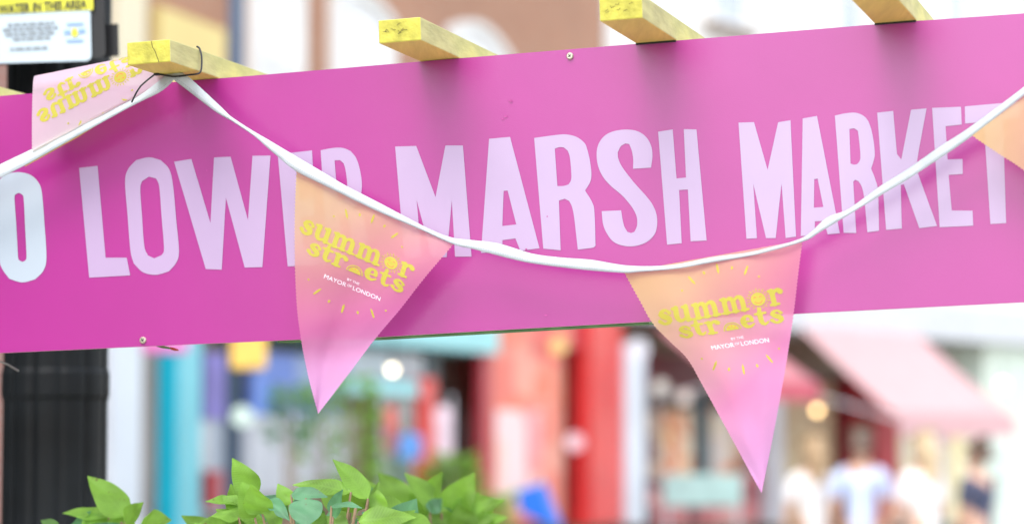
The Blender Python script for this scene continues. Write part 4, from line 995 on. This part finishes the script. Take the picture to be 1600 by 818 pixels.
GL = {
 's': (.80, [([(.70, .70), (.56, .89), (.36, .88), (.23, .72), (.38, .56), (.56, .44), (.66, .27), (.50, .11), (.30, .11), (.13, .30)], [.20, .16, .22, .28, .34, .34, .28, .22, .18, .24], 16)]),
 'u': (1.10, [([(.27, .92), (.26, .38), (.36, .14), (.54, .13), (.72, .30)], [.28, .28, .25, .2, .1], 10), ([(.80, .92), (.80, .10)], [.28, .28], 3), ([(.08, .91), (.30, .91)], [.17, .17], 3), ([(.62, .91), (.82, .91)], [.17, .17], 3), ([(.80, .08), (1.03, .09)], [.16, .15], 3)]),
 'm': (1.52, [([(.25, .90), (.25, .09)], [.28, .28], 3), ([(.30, .68), (.44, .88), (.62, .88), (.72, .66), (.72, .09)], [.10, .2, .26, .28, .28], 12), ([(.78, .68), (.92, .88), (1.10, .88), (1.20, .66), (1.20, .09)], [.10, .2, .26, .28, .28], 12), ([(.08, .91), (.28, .91)], [.17, .17], 3), ([(.07, .08), (.42, .08)], [.16, .16], 3), ([(.58, .08), (.88, .08)], [.16, .16], 3), ([(1.06, .08), (1.42, .09)], [.16, .15], 3)]),
 'r': (.90, [([(.25, .90), (.25, .09)], [.28, .28], 3), ([(.30, .62), (.42, .84), (.58, .90), (.70, .78)], [.10, .18, .26, .32], 10), ([(.08, .91), (.28, .91)], [.17, .17], 3), ([(.06, .08), (.48, .08)], [.16, .16], 3)]),
 't': (.74, [([(.36, 1.28), (.32, .9), (.30, .34), (.40, .13), (.54, .14), (.66, .26)], [.14, .28, .28, .24, .18, .1], 12), ([(.08, .90), (.62, .90)], [.17, .17], 3)]),
 'e': (.88, [([(.70, .52), (.66, .80), (.48, .90), (.30, .78), (.21, .50), (.30, .20), (.52, .11), (.76, .27)], [.22, .22, .18, .26, .32, .28, .2, .12], 18), ([(.28, .50), (.66, .50)], [.13, .13], 3)]),
}
def print_on(pn, obj, both):
    "the printed design: yellow words, sun, orange slice, rays, white line"
    lifts = (.0005,)
    for lf in lifts:
        sg_ = 1 if lf > 0 else -1
        Yl, Wh, Or = MB(), MB(), MB()
        def put(mb, vs_, f_, layer=0): mb.add([pn.loc(x, y, lf + sg_ * layer * .00003) for x, y in vs_], f_ if sg_ > 0 else [t_[::-1] for t_ in f_])
        def word(chars, xh, base, x0, x1, gapw):
            tot = sum(gapw if c in '*(' else GL[c][0] for c in chars); k = (x1 - x0) / tot; x = x0; spots = []
            for c in chars:
                if c in '*(': spots.append((x + gapw * k / 2, k)); x += gapw * k; continue
                for li, (pts, wd, n_) in enumerate(GL[c][1]):
                    vs_, f_ = stroke(pts, wd, n_); put(Yl, [(x + a * k, base - b_ * xh) for a, b_ in vs_], [t_[::-1] for t_ in f_], li)
                x += GL[c][0] * k
            return spots
        (sx_, k), = word('summ*r', .098, .345, -.36, .335, 1.06)
        (ox, k2), = word('str(ets', .086, .452, -.28, .30, .94)
        cy = .345 - .055; r = .040
        circ = lambda cx, cy_, r_, n_, a0=0, a1=6.28319: [(cx + r_ * math.cos(a0 + (a1 - a0) * i / n_), cy_ + r_ * math.sin(a0 + (a1 - a0) * i / n_)) for i in range(n_)]
        put(Yl, circ(sx_, cy, r, 24), [tuple(range(24))[::-1]])
        for i in range(20):
            a = i * 2 * math.pi / 20; d, e_ = Vector((math.cos(a), math.sin(a))), Vector((-math.sin(a), math.cos(a))); c_ = Vector((sx_, cy)); r1 = .066 if i % 2 else .060
            put(Yl, [tuple(c_ + d * .047 - e_ * .0038), tuple(c_ + d * r1 - e_ * .0018), tuple(c_ + d * r1 + e_ * .0018), tuple(c_ + d * .047 + e_ * .0038)], [(0, 1, 2, 3)[::-1]])
        def arcline(cx, cy_, r_, a0, a1, wd, mb, layer):
            N = 10; o_ = [(cx + (r_ + s * wd) * math.cos(a0 + (a1 - a0) * i / N), cy_ + (r_ + s * wd) * math.sin(a0 + (a1 - a0) * i / N)) for s in (-.5, .5) for i in range(N + 1)]
            put(mb, o_, [(i, N + 1 + i, N + 2 + i, i + 1) for i in range(N)], layer)
        arcline(sx_, cy + .002, .021, R(20), R(160), .0062, Or, 4)
        for s in (-1, 1): arcline(sx_ + s * .015, cy - .008, .007, R(200), R(340), .0055, Or, 4)
        oy = .452 - .006
        half = circ(ox, oy, .036, 20, math.pi, 2 * math.pi) + [(ox + .036, oy)]
        put(Yl, half, [tuple(range(21))[::-1]]); arcline(ox, oy, .046, math.pi, 2 * math.pi, .007, Yl, 0)
        for i in range(1, 4):
            a = math.pi + i * math.pi / 4; d, e_ = Vector((math.cos(a), math.sin(a))), Vector((-math.sin(a), math.cos(a))); c_ = Vector((ox, oy))
            put(Or, [tuple(c_ + d * .006 - e_ * .0018), tuple(c_ + d * .033 - e_ * .0018), tuple(c_ + d * .033 + e_ * .0018), tuple(c_ + d * .006 + e_ * .0018)], [(0, 1, 2, 3)[::-1]], 4)
        for flip in (0, 1):
            for i in range(7):
                a = R(-45 + 15 * i) - (math.pi / 2) if not flip else R(-45 + 15 * i) + math.pi / 2
                ln = (.012, .066, .022, .066, .022, .066, .012)[i]; rr = .30
                d, e_ = Vector((math.cos(a), math.sin(a))), Vector((-math.sin(a), math.cos(a))); c_ = Vector((.01, .375)) + d * rr * (1 if not flip else 1.05); wv_ = .0065
                pts_ = [c_ - d * ln / 2, c_ - d * ln * .2 + e_ * wv_, c_ + d * ln * .35 + e_ * wv_ * .8, c_ + d * ln / 2, c_ + d * ln * .35 - e_ * wv_ * .8, c_ - d * ln * .2 - e_ * wv_]
                put(Yl, [tuple(p) for p in pts_], [tuple(range(6))])
        def line(txt, xc, base, width, bold):
            vs_, f_ = text2d(txt, bold); lo, hi = min(x for x, y in vs_), max(x for x, y in vs_); k = width / (hi - lo); put(Wh, [(xc + (x - (lo + hi) / 2) * k, base - y * k * 1.05) for x, y in vs_], f_)
        line('MAYOR', -.075, .552, .128, 0); line('LONDON', .108, .552, .158, 0); line('OF', .008, .543, .026, 0); line('BY THE', .02, .508, .07, 0)
        Yl.build('lettering', M_pyel, obj); Or.build('emblem_lines', M_pora, obj); _ = None if both else Wh.build('lettering', M_pwht, obj)
def lerp3(a, b_, c, u): return a * (1 - u) * (1 - u) * 1 + b_ * 2 * u * (1 - u) + c * u * u
p1 = Pennant([(463, 267), (460.5, 340), (461, 420), (466, 500), (480, 580), (497, 646)], [(709, 381), (665, 432), (625, 483), (587, 528), (540, 590), (497, 646)],
    lambda u, v: .046 * (1 - v) + (.020 + .045 * u * (1 - v)) * v * 1.2 + .010 * math.sin(3.0 * u + 4 * v) * v + .003 * math.sin(9 * u) * (1 - v) * v * 4 + .0022 * math.sin(15 * u + 5 * v) * (1 - v) + .002 * math.sin(22 * v + 4 * u) * v)
p2 = Pennant([(975, 425), (1000, 470), (1020, 505), (1048, 534), (1074, 560), (1097, 600), (1130, 660), (1190, 770)], [(1254, 375), (1247, 430), (1240, 490), (1228, 570), (1210, 670), (1190, 770)],
    lambda u, v: .038 * (1 - v) + .03 * v + .016 * math.sin(2.6 * u + .3) * v * (1 - v) * 3 + .008 * math.sin(9 * v + 2 * u) * (1 - v) * v * 4 * (1 - .5 * u) + .0022 * math.sin(13 * u - 4 * v) * (1 - v) + .0018 * math.sin(20 * v - 5 * u) * v)
p3 = Pennant([(1519, 212), (1560, 240), (1600, 266), (1680, 330), (1800, 450)], [(1735, 46), (1752, 140), (1770, 250), (1800, 450)],
    lambda u, v: .052 + .012 * math.sin(3 * u) * v + .02 * v)
fa, fb = Vector((52, 119)), Vector((226, 84)); fd = (fb - fa).normalized(); fn = Vector((fd.y, -fd.x))     # fold line and its upward normal (image)
if fn.y > 0: fn = -fn
def bend(q, off, lift):
    d = (Vector((q.x, q.y)) - fa).dot(fn)                      # pixels beyond the fold (positive = up)
    rad = 20.0; mm = .00078
    if d <= -rad: return P(q.x, q.y, off + lift)
    arc = (d + rad) / rad; base = Vector((q.x, q.y)) - fn * (d + rad)
    dep = (off + .02) / 2
    if arc < math.pi:
        o2 = off - dep * (1 - math.cos(arc)); h = rad * math.sin(arc); lx = lift * math.cos(arc); h2 = lift / mm * math.sin(arc)
        r_ = base + fn * (h + h2); return P(r_.x, r_.y, o2 + lx)
    ex = (arc - math.pi) * rad; r_ = base - fn * ex; return P(r_.x, r_.y, off - 2 * dep - lift)
p0 = Pennant([(50, 236), (50, 180), (52, 120), (58, 0), (66, -90)], [(268, 122), (232, 92), (200, 60), (130, -25), (66, -90)],
    lambda u, v: .056 - .008 * math.sin(3 * v) + .012 * min(1, v * 3) * math.sin(2.5 * u), bend)
o0 = p0.build(); print_on(p0, o0, True)
o1 = p1.build(); print_on(p1, o1, False)
o2 = p2.build(); print_on(p2, o2, False)
o3 = p3.build()
# orange hem of the flipped pennant showing under the tape
h = [(38, 257.5), (80, 234), (124, 209.5), (165, 187)]; hv = []
for x, y in h: hv += [P(x, y - 8, .053), P(x + 1, y + (3 if x < 150 else 0), .054)]
mk('hem', hv, [(2 * i, 2 * i + 1, 2 * i + 3, 2 * i + 2) for i in range(3)], mat('orange_hem', (.80, .52, .12), .7, .05), bunt)

# ------------------------------------------------------------------ cable tie round the second batten
M_tie = mat('black_plastic', (.012, .013, .016), .35, .1, 20)
t = thing('cable_tie', 'thin black cable tie looped round the cracked batten, its tail sticking out', 'cable tie', P(300, 110, .06))
def TB(x, y, k): return P(200 + x / 4.545, 50 + y / 4.545, k)
b = MB()
lp = crom([TB(490, 104, .052), TB(508, 118, .054), TB(522, 170, .056), TB(523, 240, .058), TB(515, 282, .060), TB(490, 298, .062), TB(425, 306, .062), TB(330, 316, .062), TB(245, 304, .062), TB(200, 292, .064)], 40)
b.tube(lp, .0011, 8); b.build('strap', M_tie, t, True)
b = MB(); b.tube(crom([TB(205, 290, .066), TB(140, 340, .074), TB(92, 382, .080)], 8) + crom([TB(92, 382, .080), TB(60, 430, .081), TB(26, 500, .078)], 8)[1:], .0010, 8); b.build('tail', M_tie, t, True)
b = MB(); hc = TB(205, 292, .066); b.axbox(hc - SS * .003 - SU * .003 - SN * .003, SS * .006, SN * .006, SU * .006); b.build('head', M_tie, t, bevel=.0008)
# loose twig and wire ends below the sign
t = thing('twig', 'short green twig with a red tip poking out under the sign', 'twig', P(262, 545, -.03))
b = MB(); b.tube([P(236, 536, -.02), P(252, 541, -.02), P(266, 543.5, -.025)], [.0012, .0016, .0012], 8); b.build('stalk', mat('twig_green', (.14, .20, .06), .7, .2, 60), t, True)
b = MB(); b.tube([P(265, 543, -.025), P(272, 545, -.026), P(279, 546.5, -.027)], [.0012, .0018, .0008], 8); b.build('tip', mat('twig_red', (.55, .06, .03), .6, .2, 60), t, True)
t = tag(MB.build((lambda m_: (m_.tube([P(-40, 545, -.08), P(-5, 562, -.09), P(14, 570, -.1), P(29, 579, -.1)], .0012, 8), m_)[1])(MB()), 'wire', mat('grey_wire', (.25, .26, .24), .5, .1, 40)), 'loose grey wire end poking out at the lower left corner of the sign', 'wire')
